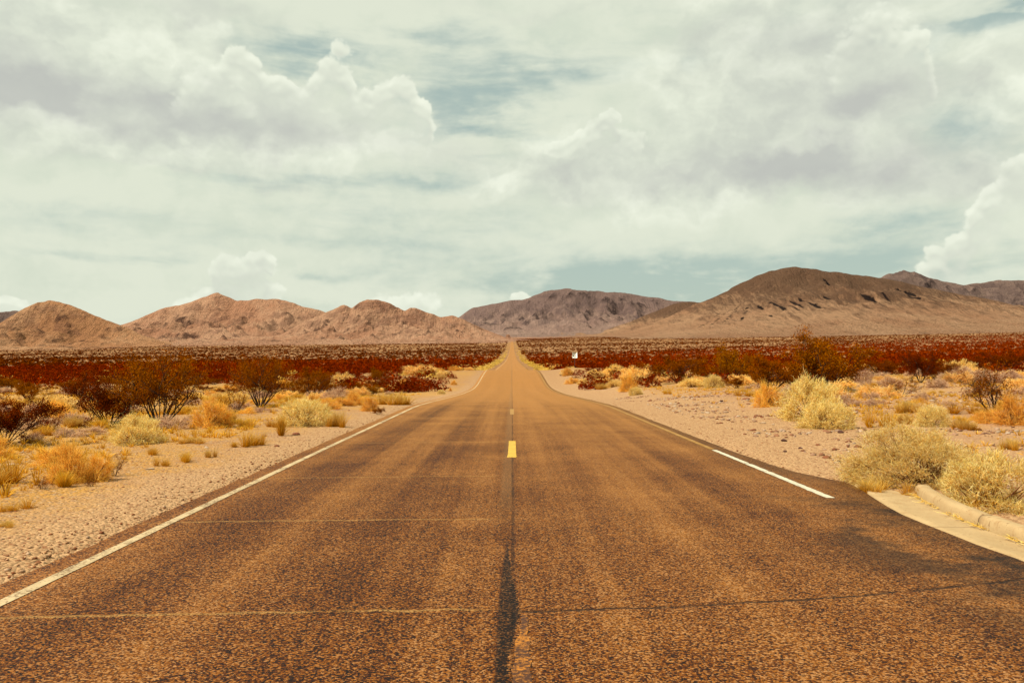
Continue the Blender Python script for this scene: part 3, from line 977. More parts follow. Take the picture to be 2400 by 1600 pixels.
def unit_dirs(rng, n, zmin=0.0, zmax=1.0):
    z = rng.uniform(zmin, zmax, n)
    a = rng.uniform(0, 2 * np.pi, n)
    r = np.sqrt(np.maximum(1 - z * z, 0))
    return np.stack([r * np.cos(a), r * np.sin(a), z], -1)


def make_cushion(seed, n_clump, n_twig, Rx, H, twig, width, tips, bases, lump=.22, flop=0.0):
    """a rounded desert brush: clumps of fine twigs set over a lumpy dome"""
    rng = np.random.default_rng(seed)
    geo = Geo()
    dirs = unit_dirs(rng, n_clump, -.02, 1.0)
    rad = 1 + lump * fbm(dirs[:, 0] * 1.7 + seed, dirs[:, 1] * 1.7 + dirs[:, 2], 3, seed) * 1.6 + rng.normal(size=n_clump) * .05
    ell = np.array([Rx, Rx, H])
    for i in range(n_clump):
        m = int(n_twig * rng.uniform(.6, 1.4))
        tip = dirs[i] * ell * rad[i]
        tip[2] = max(tip[2], .02)
        ax = dirs[i] * np.array([1, 1, .9]) + np.array([0, 0, .25 - flop])
        ax /= np.linalg.norm(ax)
        ln = twig * rng.uniform(.5, 1.3, m)[:, None]
        off = rng.normal(size=(m, 3)) * Rx * np.array([.085, .085, .06])
        st = tip[None] - ax[None] * twig * rng.uniform(.1, 1.2, m)[:, None] + off
        dd = ax[None] * .8 + rng.normal(size=(m, 3)) * .62
        dd /= np.linalg.norm(dd, axis=1, keepdims=True)
        en = st + dd * ln
        st[:, 2] = np.maximum(st[:, 2], 0.0)
        en[:, 2] = np.maximum(en[:, 2], .005)
        cb = pal(rng, m, bases)
        tone = rng.uniform(.86, 1.14)
        ct = pal(rng, m, tips) * tone
        geo.add(*blades(st, en, rng.normal(size=(m, 3)) * twig * .16, width * rng.uniform(.7, 1.3, m), rng, cb, ct))
    # woody twigs from the root out to the clumps
    wood = Geo()
    for i in range(0, n_clump, 2):
        p0 = rng.normal(size=3) * Rx * .06
        p0[2] = 0
        p1 = dirs[i] * ell * rad[i] * .85
        p1[2] = max(p1[2], .03)
        tube(wood, [p0, p0 * .5 + p1 * .5 + rng.normal(size=3) * Rx * .06 + [0, 0, -.03 * H], p1], [width * 1.8, width * 1.2, width * .6], (.20, .085, .03), rng)
    return geo, wood


def tube(geo, pts, radii, colr, rng, sides=4):
    pts = np.array(pts, float)
    n = len(pts)
    tan = np.gradient(pts, axis=0)
    tan /= np.linalg.norm(tan, axis=1, keepdims=True) + 1e-9
    ref = np.array([.31, .52, .79])
    s1 = np.cross(tan, ref)
    s1 /= np.linalg.norm(s1, axis=1, keepdims=True) + 1e-9
    s2 = np.cross(tan, s1)
    a = np.arange(sides) * 2 * np.pi / sides
    V = pts[:, None] + np.asarray(radii)[:, None, None] * (np.cos(a)[None, :, None] * s1[:, None] + np.sin(a)[None, :, None] * s2[:, None])
    T = []
    for i in range(n - 1):
        for k in range(sides):
            a0, a1, b0, b1 = i * sides + k, i * sides + (k + 1) % sides, (i + 1) * sides + k, (i + 1) * sides + (k + 1) % sides
            T += [[a0, a1, b1], [a0, b1, b0]]
    geo.add(V.reshape(-1, 3), T, colr)


def make_tuft(seed, n, Rx, H, width, tips, bases, spread=.9, roots=1):
    """a tuft of dry grass: blades fanning from one root or several"""
    rng = np.random.default_rng(seed)
    geo = Geo()
    for r in range(roots):
        c = np.array([rng.normal() * Rx * .35, rng.normal() * Rx * .35, 0]) if roots > 1 else np.zeros(3)
        m = n // roots
        a = rng.uniform(0, 2 * np.pi, m)
        lean = np.abs(rng.normal(size=m)) * .45 * spread + .05
        ln = H * rng.uniform(.45, 1.1, m) * (rng.uniform(.75, 1.1) if roots > 1 else 1)
        st = np.stack([np.cos(a), np.sin(a), 0 * a], -1) * (rng.random(m) ** .5 * Rx * .16)[:, None] + c
        out = np.stack([np.cos(a) * np.sin(lean), np.sin(a) * np.sin(lean), np.cos(lean)], -1)
        en = st + out * ln[:, None] + rng.normal(size=(m, 3)) * H * .05
        en[:, 2] = np.maximum(en[:, 2], .01)
        bend = np.stack([-np.cos(a), -np.sin(a), 0 * a + .6], -1) * (ln * .07)[:, None]
        geo.add(*blades(st, en, bend, width * rng.uniform(.6, 1.3, m), rng, pal(rng, m, bases), pal(rng, m, tips)))
    return geo


def make_creosote(seed, n_stem, H, spread, leaf_n, leaf, leafcols, zig=.10, lean=(0, 0), low=.35):
    """an open bush: crooked dark stems fanning from one root, small leaves towards the twig ends"""
    rng = np.random.default_rng(seed)
    stems, ends = [], []

    def grow(geo, p, d, ln, rad, lev):
        k = 4 if lev == 0 else 3
        pts, r = [p.copy()], [rad]
        q, dd = p.copy(), d.copy()
        for i in range(k):
            dd = dd + rng.normal(size=3) * zig * (1 + lev) + np.array([0, 0, .05])
            dd /= np.linalg.norm(dd)
            q = q + dd * ln / k
            q[2] = max(q[2], .02)
            pts.append(q.copy())
            r.append(rad * (1 - .75 * (i + 1) / k))
        tube(geo, pts, r, (.02, .01, .008), rng, 4 if lev == 0 else 3)
        if lev >= 2:
            for f in np.linspace(.3, 1, 4):
                i = min(int(f * k), k - 1)
                ends.append(pts[i] * (1 - (f * k - i)) + pts[i + 1] * (f * k - i))
            return
        nb = 5 if lev == 0 else 4
        for b in range(nb):
            f = rng.uniform(low, 1.0)
            i = min(int(f * k), k - 1)
            s = pts[i] * (1 - (f * k - i)) + pts[i + 1] * (f * k - i)
            nd = dd * .8 + rng.normal(size=3) * .48 + np.array([0, 0, .18])
            nd /= np.linalg.norm(nd)
            grow(geo, s, nd, ln * rng.uniform(.35, .6), rad * .5, lev + 1)

    for s in range(n_stem):
        geo = Geo()
        a = 2 * np.pi * (s + rng.uniform(-.3, .3)) / n_stem
        th = rng.uniform(.25, 1.0) * spread
        d = np.array([math.cos(a) * math.sin(th) + lean[0], math.sin(a) * math.sin(th) + lean[1], math.cos(th)])
        d /= np.linalg.norm(d)
        grow(geo, np.array([math.cos(a), math.sin(a), 0]) * .05 * H, d, H * rng.uniform(.68, .95), .016 * H, 0)
        stems.append(geo)
    ends = np.array(ends)
    lf = Geo()
    idx = rng.integers(0, len(ends), leaf_n)
    P = ends[idx] + rng.normal(size=(leaf_n, 3)) * H * .045
    P[:, 2] = np.maximum(P[:, 2], .02)
    d = rng.normal(size=(leaf_n, 3)) + np.array([0, 0, .7])
    d /= np.linalg.norm(d, axis=1, keepdims=True)
    c = pal(rng, leaf_n, leafcols)
    clump_tone = rng.uniform(.75, 1.25, len(ends))[idx][:, None]
    lf.add(*blades(P, P + d * leaf * rng.uniform(.5, 1.3, leaf_n)[:, None], d * 0, leaf * .55, rng, c * clump_tone, c * clump_tone))
    return stems, lf


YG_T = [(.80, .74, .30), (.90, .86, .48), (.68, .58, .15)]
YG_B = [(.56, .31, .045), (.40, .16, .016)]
YW_T = [(.90, .70, .26), (.93, .80, .42), (.82, .54, .12)]
GO_T = [(.72, .44, .085), (.64, .35, .045), (.76, .55, .17)]
GO_B = [(.56, .21, .018), (.66, .31, .028)]
GR_T = [(.74, .52, .32), (.84, .66, .46), (.56, .34, .19)]
GR_B = [(.30, .13, .06), (.20, .08, .035)]
CR_L = [(.22, .058, .006), (.32, .100, .008), (.12, .024, .005), (.30, .125, .010)]
CR_D = [(.13, .024, .006), (.18, .045, .007), (.08, .015, .005)]
CR_G = [(.27, .082, .008), (.33, .105, .010), (.14, .034, .006)]


def proto_cushion(name, *a, mat=M_BRUSH, **k):
    g_, w_ = make_cushion(*a, **k)
    return [("foliage", g_.mesh(name + "_foliage", mat)), ("branch", w_.mesh(name + "_branch", M_WOODB))]


def proto_tuft(name, *a, **k):
    return [("blade", make_tuft(*a, **k).mesh(name + "_blade", M_GRASS))]


def proto_creosote(name, *a, **k):
    st, lf = make_creosote(*a, **k)
    return [("foliage", lf.mesh(name + "_foliage", M_LEAF))] + [("branch", s.mesh(name + "_branch", M_WOOD)) for s in st]


M_WOODB = m_plant("brown_twig", .05)

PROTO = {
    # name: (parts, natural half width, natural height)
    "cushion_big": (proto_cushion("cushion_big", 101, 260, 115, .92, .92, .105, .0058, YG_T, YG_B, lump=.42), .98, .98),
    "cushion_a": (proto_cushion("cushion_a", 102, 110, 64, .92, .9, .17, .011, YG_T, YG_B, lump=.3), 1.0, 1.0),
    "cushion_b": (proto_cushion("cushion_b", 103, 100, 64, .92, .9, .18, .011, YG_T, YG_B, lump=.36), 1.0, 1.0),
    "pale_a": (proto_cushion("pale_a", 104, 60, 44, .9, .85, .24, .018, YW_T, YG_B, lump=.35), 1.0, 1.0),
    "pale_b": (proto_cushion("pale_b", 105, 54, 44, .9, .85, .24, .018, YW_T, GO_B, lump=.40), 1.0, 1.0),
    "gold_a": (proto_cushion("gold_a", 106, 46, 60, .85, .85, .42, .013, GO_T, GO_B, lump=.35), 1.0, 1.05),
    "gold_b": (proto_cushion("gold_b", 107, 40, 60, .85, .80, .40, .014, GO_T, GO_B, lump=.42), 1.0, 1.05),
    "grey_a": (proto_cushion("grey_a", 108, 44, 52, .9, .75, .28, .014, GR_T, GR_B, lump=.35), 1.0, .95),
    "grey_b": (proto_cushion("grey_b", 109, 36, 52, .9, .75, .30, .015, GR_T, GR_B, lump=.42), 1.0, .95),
    "tuft_a": (proto_tuft("tuft_a", 110, 620, 1.0, 1.0, .016, GO_T, GO_B), .8, 1.0),
    "tuft_b": (proto_tuft("tuft_b", 111, 700, 1.0, .95, .016, [(.62, .42, .12), (.66, .50, .2)], GO_B, roots=4), 1.0, 1.0),
    "tuft_c": (proto_tuft("tuft_c", 112, 520, 1.0, 1.0, .017, [(.6, .34, .06), (.64, .45, .15)], GO_B, spread=1.25, roots=3), 1.0, .95),
    "creo_fan": (proto_creosote("creo_fan", 120, 13, 1.0, 1.0, 12000, .027, CR_L + CR_G, low=.28), .75, 1.15),
    "creo_a": (proto_creosote("creo_a", 121, 10, 1.0, .9, 11000, 0.032, CR_L, low=.3), .8, 1.15),
    "creo_b": (proto_creosote("creo_b", 122, 9, 1.0, 1.0, 12000, 0.033, CR_D, low=.25), .85, 1.1),
    "creo_c": (proto_creosote("creo_c", 123, 8, 1.0, .95, 10000, 0.032, CR_L + CR_D, low=.3), .8, 1.15),
    "creo_lean": (proto_creosote("creo_lean", 124, 9, 1.0, .8, 4600, 0.028, CR_G + CR_D, zig=.2, lean=(-.45, 0), low=.35), .9, .95),
    "creo_thin": (proto_creosote("creo_thin", 125, 7, 1.0, .8, 2600, 0.03, CR_L, zig=.16, low=.3), .7, 1.1),
}
KIND = {"cushion": ("desert_brush", "brush"), "pale": ("desert_brush", "brush"), "gold": ("golden_brush", "brush"), "grey": ("grey_brush", "brush"),
        "tuft": ("grass_tuft", "grass tuft"), "creo": ("creosote_bush", "bush")}
SHRUBS = []      # (x, y, radius, root, landmark phrase or None)
_rz = random.Random(77)


def plant(pname, x, y, half_w, h, label=None, group=None, landmark=None, rz=None, sink=.02):
    parts, nw, nh = PROTO[pname]
    nm, cat = KIND[pname.split("_")[0]]
    e = bpy.data.objects.new(nm, None)
    COL.objects.link(e)
    e.empty_display_size = .1
    e.location = (x, y, land_f(x, y) - sink)
    e.rotation_euler = (0, 0, _rz.uniform(0, 6.28) if rz is None else rz)
    e.scale = (half_w / nw, half_w / nw, h / nh)
    tag(e, label, cat, group)
    for pn, me in parts:
        link(pn, me, e)
    SHRUBS.append([x, y, half_w, e, landmark, pname, label])
    return e


def plant_px(pname, px, py, w_px, h_px, label, landmark=None, group=None, rz=None):
    x, y = at(px, py)
    s = y / FPX
    return plant(pname, x, y, w_px * s / 2, h_px * s, label, group, landmark, rz)


G_CREO, G_BRUSH, G_GOLD, G_GREY = "creosote bushes of the desert scrub", "rounded brush cushions beside the road", "golden dry tufts beside the road", "pale grey brush mounds in the scrub"
HAND = [
    # left of the road
    ("creo_b", 10, 1042, 210, 112, "dense dark creosote bush cut off by the left edge of the picture", "the dark bush at the picture's left edge", G_CREO, None),
    ("creo_fan", 375, 998, 190, 178, "tallest creosote bush on the left, its black stems fanning above a yellow cushion", "the tallest left creosote", G_CREO, None),
    ("creo_b", 255, 1001, 190, 124, "wide dense dark red creosote bush leaning against the tallest left one", "the dense red creosote", G_CREO, None),
    ("creo_thin", 119, 1016, 66, 64, "small sparse reddish bush between the two dark creosotes at far left", None, G_CREO, None),
    ("creo_fan", 610, 955, 130, 124, "airy creosote bush with bare black fan of stems behind the round yellow cushion", "the airy fan creosote", G_CREO, 1.9),
    ("creo_thin", 555, 968, 60, 60, "low reddish open bush at the left foot of the airy fan creosote", None, G_CREO, None),
    ("creo_c", 735, 930, 110, 70, "low spreading creosote with dark stems behind the round yellow cushion on the left", "the low spreading creosote", G_CREO, None),
    ("creo_c", 881, 897, 44, 36, "small creosote with a black foot in the pale brush left of the road", "the small black footed creosote", G_CREO, None),
    ("creo_c", 62, 935, 85, 34, "low dark creosote behind the grey brush at far left", None, G_CREO, None),
    ("creo_c", 160, 916, 60, 26, "low dark creosote beside a patch of white stones at far left", None, G_CREO, None),
    ("cushion_a", 712, 997, 134, 66, "round yellow green brush cushion standing at the gravel edge left of the road", "the round yellow cushion", G_BRUSH, None),
    ("cushion_b", 314, 1038, 118, 70, "yellow green brush cushion in front of the tallest left creosote", "the cushion under the tallest creosote", G_BRUSH, None),
    ("gold_b", 490, 1001, 92, 72, "upright golden brush with a pale crown right of the tallest left creosote", "the pale crowned golden brush", G_BRUSH, None),
    ("gold_a", 165, 1130, 105, 98, "large golden brush clump, the biggest at the left roadside", "the largest left golden clump", G_GOLD, None),
    ("gold_b", 222, 1128, 78, 74, "rounded golden brush grown into the right side of the largest left clump", None, G_GOLD, None),
    ("tuft_a", 150, 1141, 84, 44, "low fan of golden grass at the foot of the largest left clump", None, G_GOLD, None),
    ("creo_thin", 268, 1116, 58, 54, "small bare stemmed golden brown shrub right of the largest left clump", None, G_CREO, None),
    ("creo_thin", 100, 1146, 50, 34, "small dark red twiggy shrub left of the low grass fan by the shoulder", None, G_CREO, None),
    ("creo_thin", 213, 1140, 34, 22, "tiny dark twiggy shrub on the gravel under the rounded golden brush", None, G_CREO, None),
    ("creo_thin", 4, 1160, 44, 36, "small dark red twiggy shrub cut off by the picture's left edge", None, G_CREO, None),
    ("tuft_c", 588, 1045, 84, 42, "wispy golden tuft alone near the gravel left of the road", "the wispy lone tuft", G_GOLD, None),
    ("tuft_a", 549, 1048, 32, 16, "tiny rusty tuft just left of the wispy lone tuft", None, G_GOLD, None),
    ("tuft_a", 659, 1021, 46, 54, "narrow upright fan of yellow grass beside the round yellow cushion", None, G_GOLD, None),
    ("tuft_b", 782, 1000, 72, 48, "golden grass fan against the right side of the round yellow cushion", None, G_GOLD, None),
    ("gold_a", 868, 963, 50, 36, "golden brown clump behind a small dark green shrub at the gravel edge", None, G_GOLD, None),
    ("creo_c", 888, 971, 32, 18, "small dark green shrub on the gravel edge left of the road", None, G_CREO, None),
    ("tuft_b", 936, 948, 118, 38, "broad bank of golden grass along the left gravel edge", "the broad golden bank", G_GOLD, None),
    ("gold_b", 945, 913, 40, 26, "golden clump with a dark hollow foot above the broad golden bank", None, G_GOLD, None),
    ("gold_a", 1063, 902, 17, 12, "small round golden ball of brush on the bare pull-out left of the road", None, G_GOLD, None),
    ("gold_a", 1055, 916, 10, 8, "smaller golden ball of brush on the pull-out, nearer than the round one", None, G_GOLD, None),
    ("cushion_a", 1034, 923, 20, 11, "little yellow green cushion where the pull-out meets the gravel", None, G_BRUSH, None),
    ("pale_a", 1032, 888, 24, 18, "pale round brush at the back of the bare pull-out", None, G_BRUSH, None),
    ("grey_a", 78, 1036, 48, 28, "grey brush with a dark hollow beside the dark bush at the left edge", None, G_GREY, None),
    ("grey_b", 148, 1022, 50, 26, "low grey brush behind the largest left golden clump", None, G_GREY, None),
    ("grey_a", 205, 1020, 96, 24, "long low mound of grey dry twigs before the dense red creosote", None, G_GREY, None),
    ("gold_b", 130, 972, 74, 40, "yellow brush with a rusty underside behind the small sparse reddish bush", None, G_GOLD, None),
    ("grey_b", 82, 968, 58, 30, "pale grey ring shaped brush above the dark bush at the left edge", None, G_GREY, None),
    ("tuft_b", 178, 1000, 66, 34, "orange grass in the gap left of the dense red creosote", None, G_GOLD, None),
    ("grey_a", 445, 986, 24, 18, "small whitish brush squeezed between the tallest creosote and the pale crowned brush", None, G_GREY, None),
    ("grey_a", 620, 966, 70, 14, "flat pink grey brush lying behind the round yellow cushion", None, G_GREY, None),
    ("tuft_c", 40, 1196, 90, 30, "low yellow grass patch by the shoulder, nearest the camera at the left edge", None, G_GOLD, None),
    ("tuft_b", 8, 1236, 60, 24, "cut off yellow grass patch at the left edge, lowest in the picture", None, G_GOLD, None),
    ("tuft_c", 380, 1092, 44, 26, "small golden tuft on the gravel, left of a twin tuft by the shoulder", None, G_GOLD, None),
    ("tuft_c", 432, 1082, 60, 30, "twin golden tuft on the gravel between the bare stemmed shrub and the lone tuft", None, G_GOLD, None),
    ("tuft_b", 492, 1072, 40, 28, "narrow golden tuft on the gravel nearest the wispy lone tuft", None, G_GOLD, None),
    ("tuft_b", 440, 1038, 96, 20, "flat spread of straw grass before the pale crowned golden brush", None, G_GOLD, None),
    ("tuft_c", 560, 1000, 90, 30, "orange grass between the pale crowned brush and the yellow grass fan", None, G_GOLD, None),
    ("gold_a", 830, 950, 60, 34, "golden clump between the round yellow cushion and the broad golden bank", None, G_GOLD, None),
    ("pale_a", 800, 905, 70, 34, "pale yellow brush beyond the low spreading creosote on its road side", None, G_BRUSH, None),
    ("pale_b", 985, 878, 90, 26, "long bank of pale brush behind the pull-out left of the road", None, G_BRUSH, None),
    # right of the road
    ("cushion_big", 2148, 1130, 285, 124, "huge pale yellow green brush dome beside the concrete kerb", "the huge brush dome", G_BRUSH, .6),
    ("cushion_b", 2345, 1188, 230, 134, "second sprawling brush dome behind the kerb, cut off by the picture's right edge", None, G_BRUSH, None),
    ("tuft_b", 2052, 1152, 120, 40, "orange straw sprawling from the foot of the huge dome over the gutter end", None, G_GOLD, None),
    ("tuft_c", 2150, 1163, 90, 36, "straw tuft pushed against the rounded nose of the kerb", None, G_GOLD, None),
    ("tuft_c", 2290, 1188, 110, 44, "straw grass hanging over the kerb below the second brush dome", None, G_GOLD, None),
    ("cushion_a", 2260, 1150, 110, 84, "tangled lower lobe of brush between the two big domes by the kerb", None, G_BRUSH, None),
    ("cushion_b", 1893, 984, 150, 104, "tall ragged yellow green brush on the stony slope right of the road", "the tall ragged brush", G_BRUSH, 2.4),
    ("cushion_a", 1932, 1003, 136, 66, "lower yellow brush in front of the tall ragged one", None, G_BRUSH, None),
    ("gold_b", 1795, 952, 62, 62, "olive gold brush in the shade left of the tall ragged brush", None, G_GOLD, None),
    ("cushion_a", 1674, 909, 52, 33, "small round brush with a hollow foot on the stony slope right of the road", "the small hollow brush", G_BRUSH, None),
    ("cushion_a", 2182, 998, 84, 52, "round yellow brush behind the huge dome", "the round brush behind the dome", G_BRUSH, None),
    ("gold_a", 2378, 992, 96, 70, "golden green brush at the right edge under the gnarled bush", None, G_BRUSH, None),
    ("tuft_c", 2062, 1000, 76, 50, "thin straw coloured grass behind the huge dome, nearest the stony slope", None, G_GOLD, None),
    ("tuft_b", 2120, 968, 90, 40, "straw coloured grass bank between the grey mounds and the huge dome", None, G_GOLD, None),
    ("tuft_c", 2270, 968, 110, 26, "straw coloured grass at the foot of the gnarled bush", None, G_GOLD, None),
    ("creo_c", 1592, 897, 150, 66, "broad dark creosote bush, first beyond the pale brush thicket on the right", "the broad dark creosote", G_CREO, None),
    ("creo_a", 1712, 897, 120, 84, "tall olive brown creosote behind the small hollow brush", "the olive brown creosote", G_CREO, None),
    ("creo_a", 1805, 918, 150, 84, "reddish creosote thicket left of the biggest bush on the right", "the reddish thicket", G_CREO, None),
    ("creo_a", 1925, 918, 205, 136, "biggest creosote on the right, with a sprig rising above the plain", "the biggest right creosote", G_CREO, .4),
    ("creo_b", 2158, 896, 92, 72, "dark red fan shaped creosote above the grey mounds on the right", "the red fan creosote", G_CREO, None),
    ("creo_lean", 2328, 969, 170, 96, "gnarled dark bush leaning over the stony bank near the right edge", "the gnarled bush", G_CREO, .1),
    ("creo_b", 2062, 880, 120, 36, "low dark red creosote left of the red fan shaped one", None, G_CREO, None),
    ("creo_b", 2345, 872, 120, 46, "dark red creosote at the right edge beyond the gnarled bush", None, G_CREO, None),
    ("creo_c", 1905, 950, 60, 70, "thin dark bush just behind the tall ragged brush", None, G_CREO, None),
    ("creo_thin", 2112, 928, 90, 44, "reddish grey twiggy bush among the grey mounds on the right", None, G_CREO, None),
    ("grey_a", 2022, 896, 50, 34, "upright pale grey mound right of the biggest right creosote", None, G_GREY, None),
    ("grey_b", 2042, 934, 46, 20, "whitish low mound with a dark foot among the grey mounds", None, G_GREY, None),
    ("grey_a", 2085, 906, 60, 28, "pale grey mound below the red fan creosote, on its left", None, G_GREY, None),
    ("grey_b", 2195, 908, 56, 26, "pale grey mound below the red fan creosote, on its right", None, G_GREY, None),
    ("grey_a", 2165, 938, 44, 24, "lavender grey mound left of the gnarled bush", None, G_GREY, None),
    ("grey_b", 2215, 950, 60, 16, "flat pale mound just behind the round brush behind the dome", None, G_GREY, None),
    ("pale_a", 2245, 872, 90, 30, "bright yellow brush clump above the gnarled bush", None, G_BRUSH, None),
    ("pale_b", 1490, 893, 84, 38, "largest pale yellow brush in the thicket right of the road", "the largest pale thicket brush", G_BRUSH, None),
    ("gold_a", 1471, 916, 48, 38, "golden brush in front of the largest pale thicket brush", None, G_GOLD, None),
    ("cushion_a", 1491, 926, 36, 21, "pale green brush on the gravel before the broad dark creosote", None, G_BRUSH, None),
    ("tuft_c", 1563, 923, 28, 15, "little golden tuft on the stony slope below the broad dark creosote", None, G_GOLD, None),
    ("gold_a", 1330, 880, 26, 20, "golden brush at the near end of the verge below the speed sign", None, G_GOLD, None),
    ("gold_b", 1341, 899, 38, 16, "low golden brush spreading at the gravel below the speed sign", None, G_GOLD, None),
    ("pale_a", 1367, 902, 30, 18, "pale straw brush right of the low golden one by the gravel", None, G_BRUSH, None),
    ("tuft_b", 1413, 912, 40, 19, "straw grass with an orange heart on the gravel edge right of the road", None, G_GOLD, None),
    ("pale_b", 1409, 884, 46, 20, "pale brush halfway between the speed sign and the thicket", None, G_BRUSH, None),
    ("pale_a", 1440, 872, 44, 20, "pale brush at the back of the thicket right of the road", None, G_BRUSH, None),
    ("tuft_c", 1747, 928, 60, 18, "thin orange grass on the stony slope left of the reddish thicket", None, G_GOLD, None),
    ("tuft_b", 2360, 1052, 70, 36, "dry straw grass on the stony bank near the right edge", None, G_GOLD, None),
]
for k, px, py, w, h, lab, lm, grp_, rz in HAND:
    plant_px(k, px, py, w, h, lab, lm, grp_, rz)

# ---- the other bushes one can tell apart: nearer ones each an object, told apart by the landmark they stand by
rs = np.random.default_rng(41)
LAND = [(s[0], s[1], s[4], s[2]) for s in SHRUBS if s[4]] + [(-3.9, 5.0, "the left white line", 0)]
ADJ = {"creo": "dark red creosote bush", "pale": "pale yellow brush", "cushion": "yellow green brush", "gold": "golden brush", "grey": "pale grey brush", "tuft": "dry golden grass tuft"}


def free(x, y, r):
    for s in SHRUBS:
        if (s[0] - x) ** 2 + (s[1] - y) ** 2 < (.62 * (s[2] + r)) ** 2:
            return False
    return True


FILL = []


def in_view(x, y, m=1.06):
    return y > 4 and abs(x) < y * .6 * m


def scatter(n, kinds, xr, yr, wr, hr, keep=None, tries=60):
    done = 0
    for _ in range(n * tries):
        if done >= n:
            return
        y = rs.uniform(*yr)
        x = rs.uniform(*xr)
        if not in_view(x, y) or (keep and not keep(x, y)):
            continue
        w = rs.uniform(*wr)
        if not free(x, y, w):
            continue
        k = kinds[rs.integers(len(kinds))]
        plant(k, x, y, w, w * rs.uniform(*hr), None, None, None)
        FILL.append(SHRUBS[-1])
        done += 1


vergeL = lambda x, y: -x > 5.3 + .03 * y
vergeR = lambda x, y: x > 8.0 + .03 * y
scatter(80, ["tuft_a", "tuft_b", "tuft_c", "gold_a", "gold_b"], (-22, -5.4), (10, 42), (.18, .5), (.7, 1.0), vergeL)
scatter(44, ["grey_a", "grey_b", "pale_a"], (-34, -8), (20, 62), (.35, .8), (.6, .9), vergeL)
scatter(42, ["creo_b", "creo_c", "creo_a"], (-40, -9), (24, 75), (.5, 1.05), (.7, 1.0), vergeL)
scatter(30, ["pale_a", "pale_b", "gold_b"], (-20, -7), (45, 90), (.5, .95), (.6, .9), lambda x, y: -x > 8.5 + .03 * (y - 45))
scatter(46, ["grey_a", "grey_b", "pale_b"], (9, 40), (28, 66), (.4, .9), (.6, .9), lambda x, y: x > .27 * y)
scatter(24, ["creo_b", "creo_c", "creo_a"], (12, 50), (40, 85), (.6, 1.1), (.9, 1.3), lambda x, y: x > .2 * y)
scatter(46, ["tuft_a", "tuft_b", "tuft_c", "gold_a"], (7.5, 24), (13, 48), (.2, .4), (.7, 1.0), lambda x, y: x > 7.2 + .09 * y)
scatter(26, ["pale_a", "pale_b", "gold_a"], (7, 16), (56, 100), (.5, 1.0), (.6, .9), lambda x, y: x > 8.2)
scatter(26, ["pale_a", "pale_b"], (12, 60), (60, 100), (.6, 1.1), (.6, .85), lambda x, y: x > .28 * y)

_near = {}
for s in FILL:
    best = min(LAND, key=lambda l: (l[0] - s[0]) ** 2 + (l[1] - s[1]) ** 2)
    dx_, dy_ = s[0] - best[0], s[1] - best[1]
    far_x = abs(dx_) > abs(dy_) * .8
    rel = ("to the right of" if dx_ > 0 else "to the left of") if far_x else ("behind" if dy_ > 0 else "in front of")
    k = s[5].split("_")[0]
    _near.setdefault((k, rel, best[2]), []).append((math.hypot(dx_, dy_), s))
ORD = ["", "second ", "third ", "fourth ", "fifth ", "sixth ", "seventh ", "eighth ", "ninth ", "tenth ", "eleventh ", "twelfth ", "thirteenth ", "fourteenth ", "fifteenth ", "sixteenth ", "seventeenth ", "eighteenth ", "nineteenth ", "twentieth "] + ["far "] * 60
_last = {}
for (k, rel, lm), lst in _near.items():
    lst.sort(key=lambda q: q[0])
    for i, (d_, s) in enumerate(lst):
        nm = ADJ[k]
        if len(lst) == 1:
            lab = f"{nm} standing {rel} {lm}"
        elif i == 0:
            lab = f"{nm} closest {rel} {lm}"
        else:
            lab = f"{ORD[i]}{nm} {rel} {lm}".replace("dry golden grass tuft", "golden tuft")
        if len(lab.split()) > 16:
            lab = lab.replace("dry golden grass tuft", "golden tuft").replace("out of ", "")
        s[3]["label"] = " ".join(lab.split()[:16])
        s[3]["group"] = {"creo": G_CREO, "pale": G_BRUSH, "cushion": G_BRUSH, "gold": G_GOLD, "grey": G_GREY, "tuft": G_GOLD}[k]

# ---- pale brush lining both verges beyond the dip, each an object
NTH = "first second third fourth fifth sixth seventh eighth ninth tenth eleventh twelfth thirteenth fourteenth fifteenth sixteenth seventeenth eighteenth nineteenth twentieth".split()
NTH += ["twenty-" + w for w in NTH[:9]] + ["thirtieth"] + ["thirty-" + w for w in NTH[:9]]
for side, sgn in (("left", -1), ("right", 1)):
    y = 104.0
    n = 0
    while y < 300 and n < 36:
        x = sgn * rs.uniform(6.2, 10.5 + .01 * y)
        w = rs.uniform(.6, 1.15)
        if not (sgn > 0 and abs(x - 9.3) < 2.2 and y < 133):
            n += 1
            plant(["pale_a", "pale_b", "gold_b"][rs.integers(3)], x, y, w, w * rs.uniform(.65, .9), (f"{NTH[n - 1]} brush up the {side} verge beyond the dip in the road" if n <= 39 else f"far pale yellow brush in the row on the {side} verge, near the plain"), f"pale brush along the {side} verge")
        y += rs.uniform(2.0, 4.5) * (1 + y / 250)


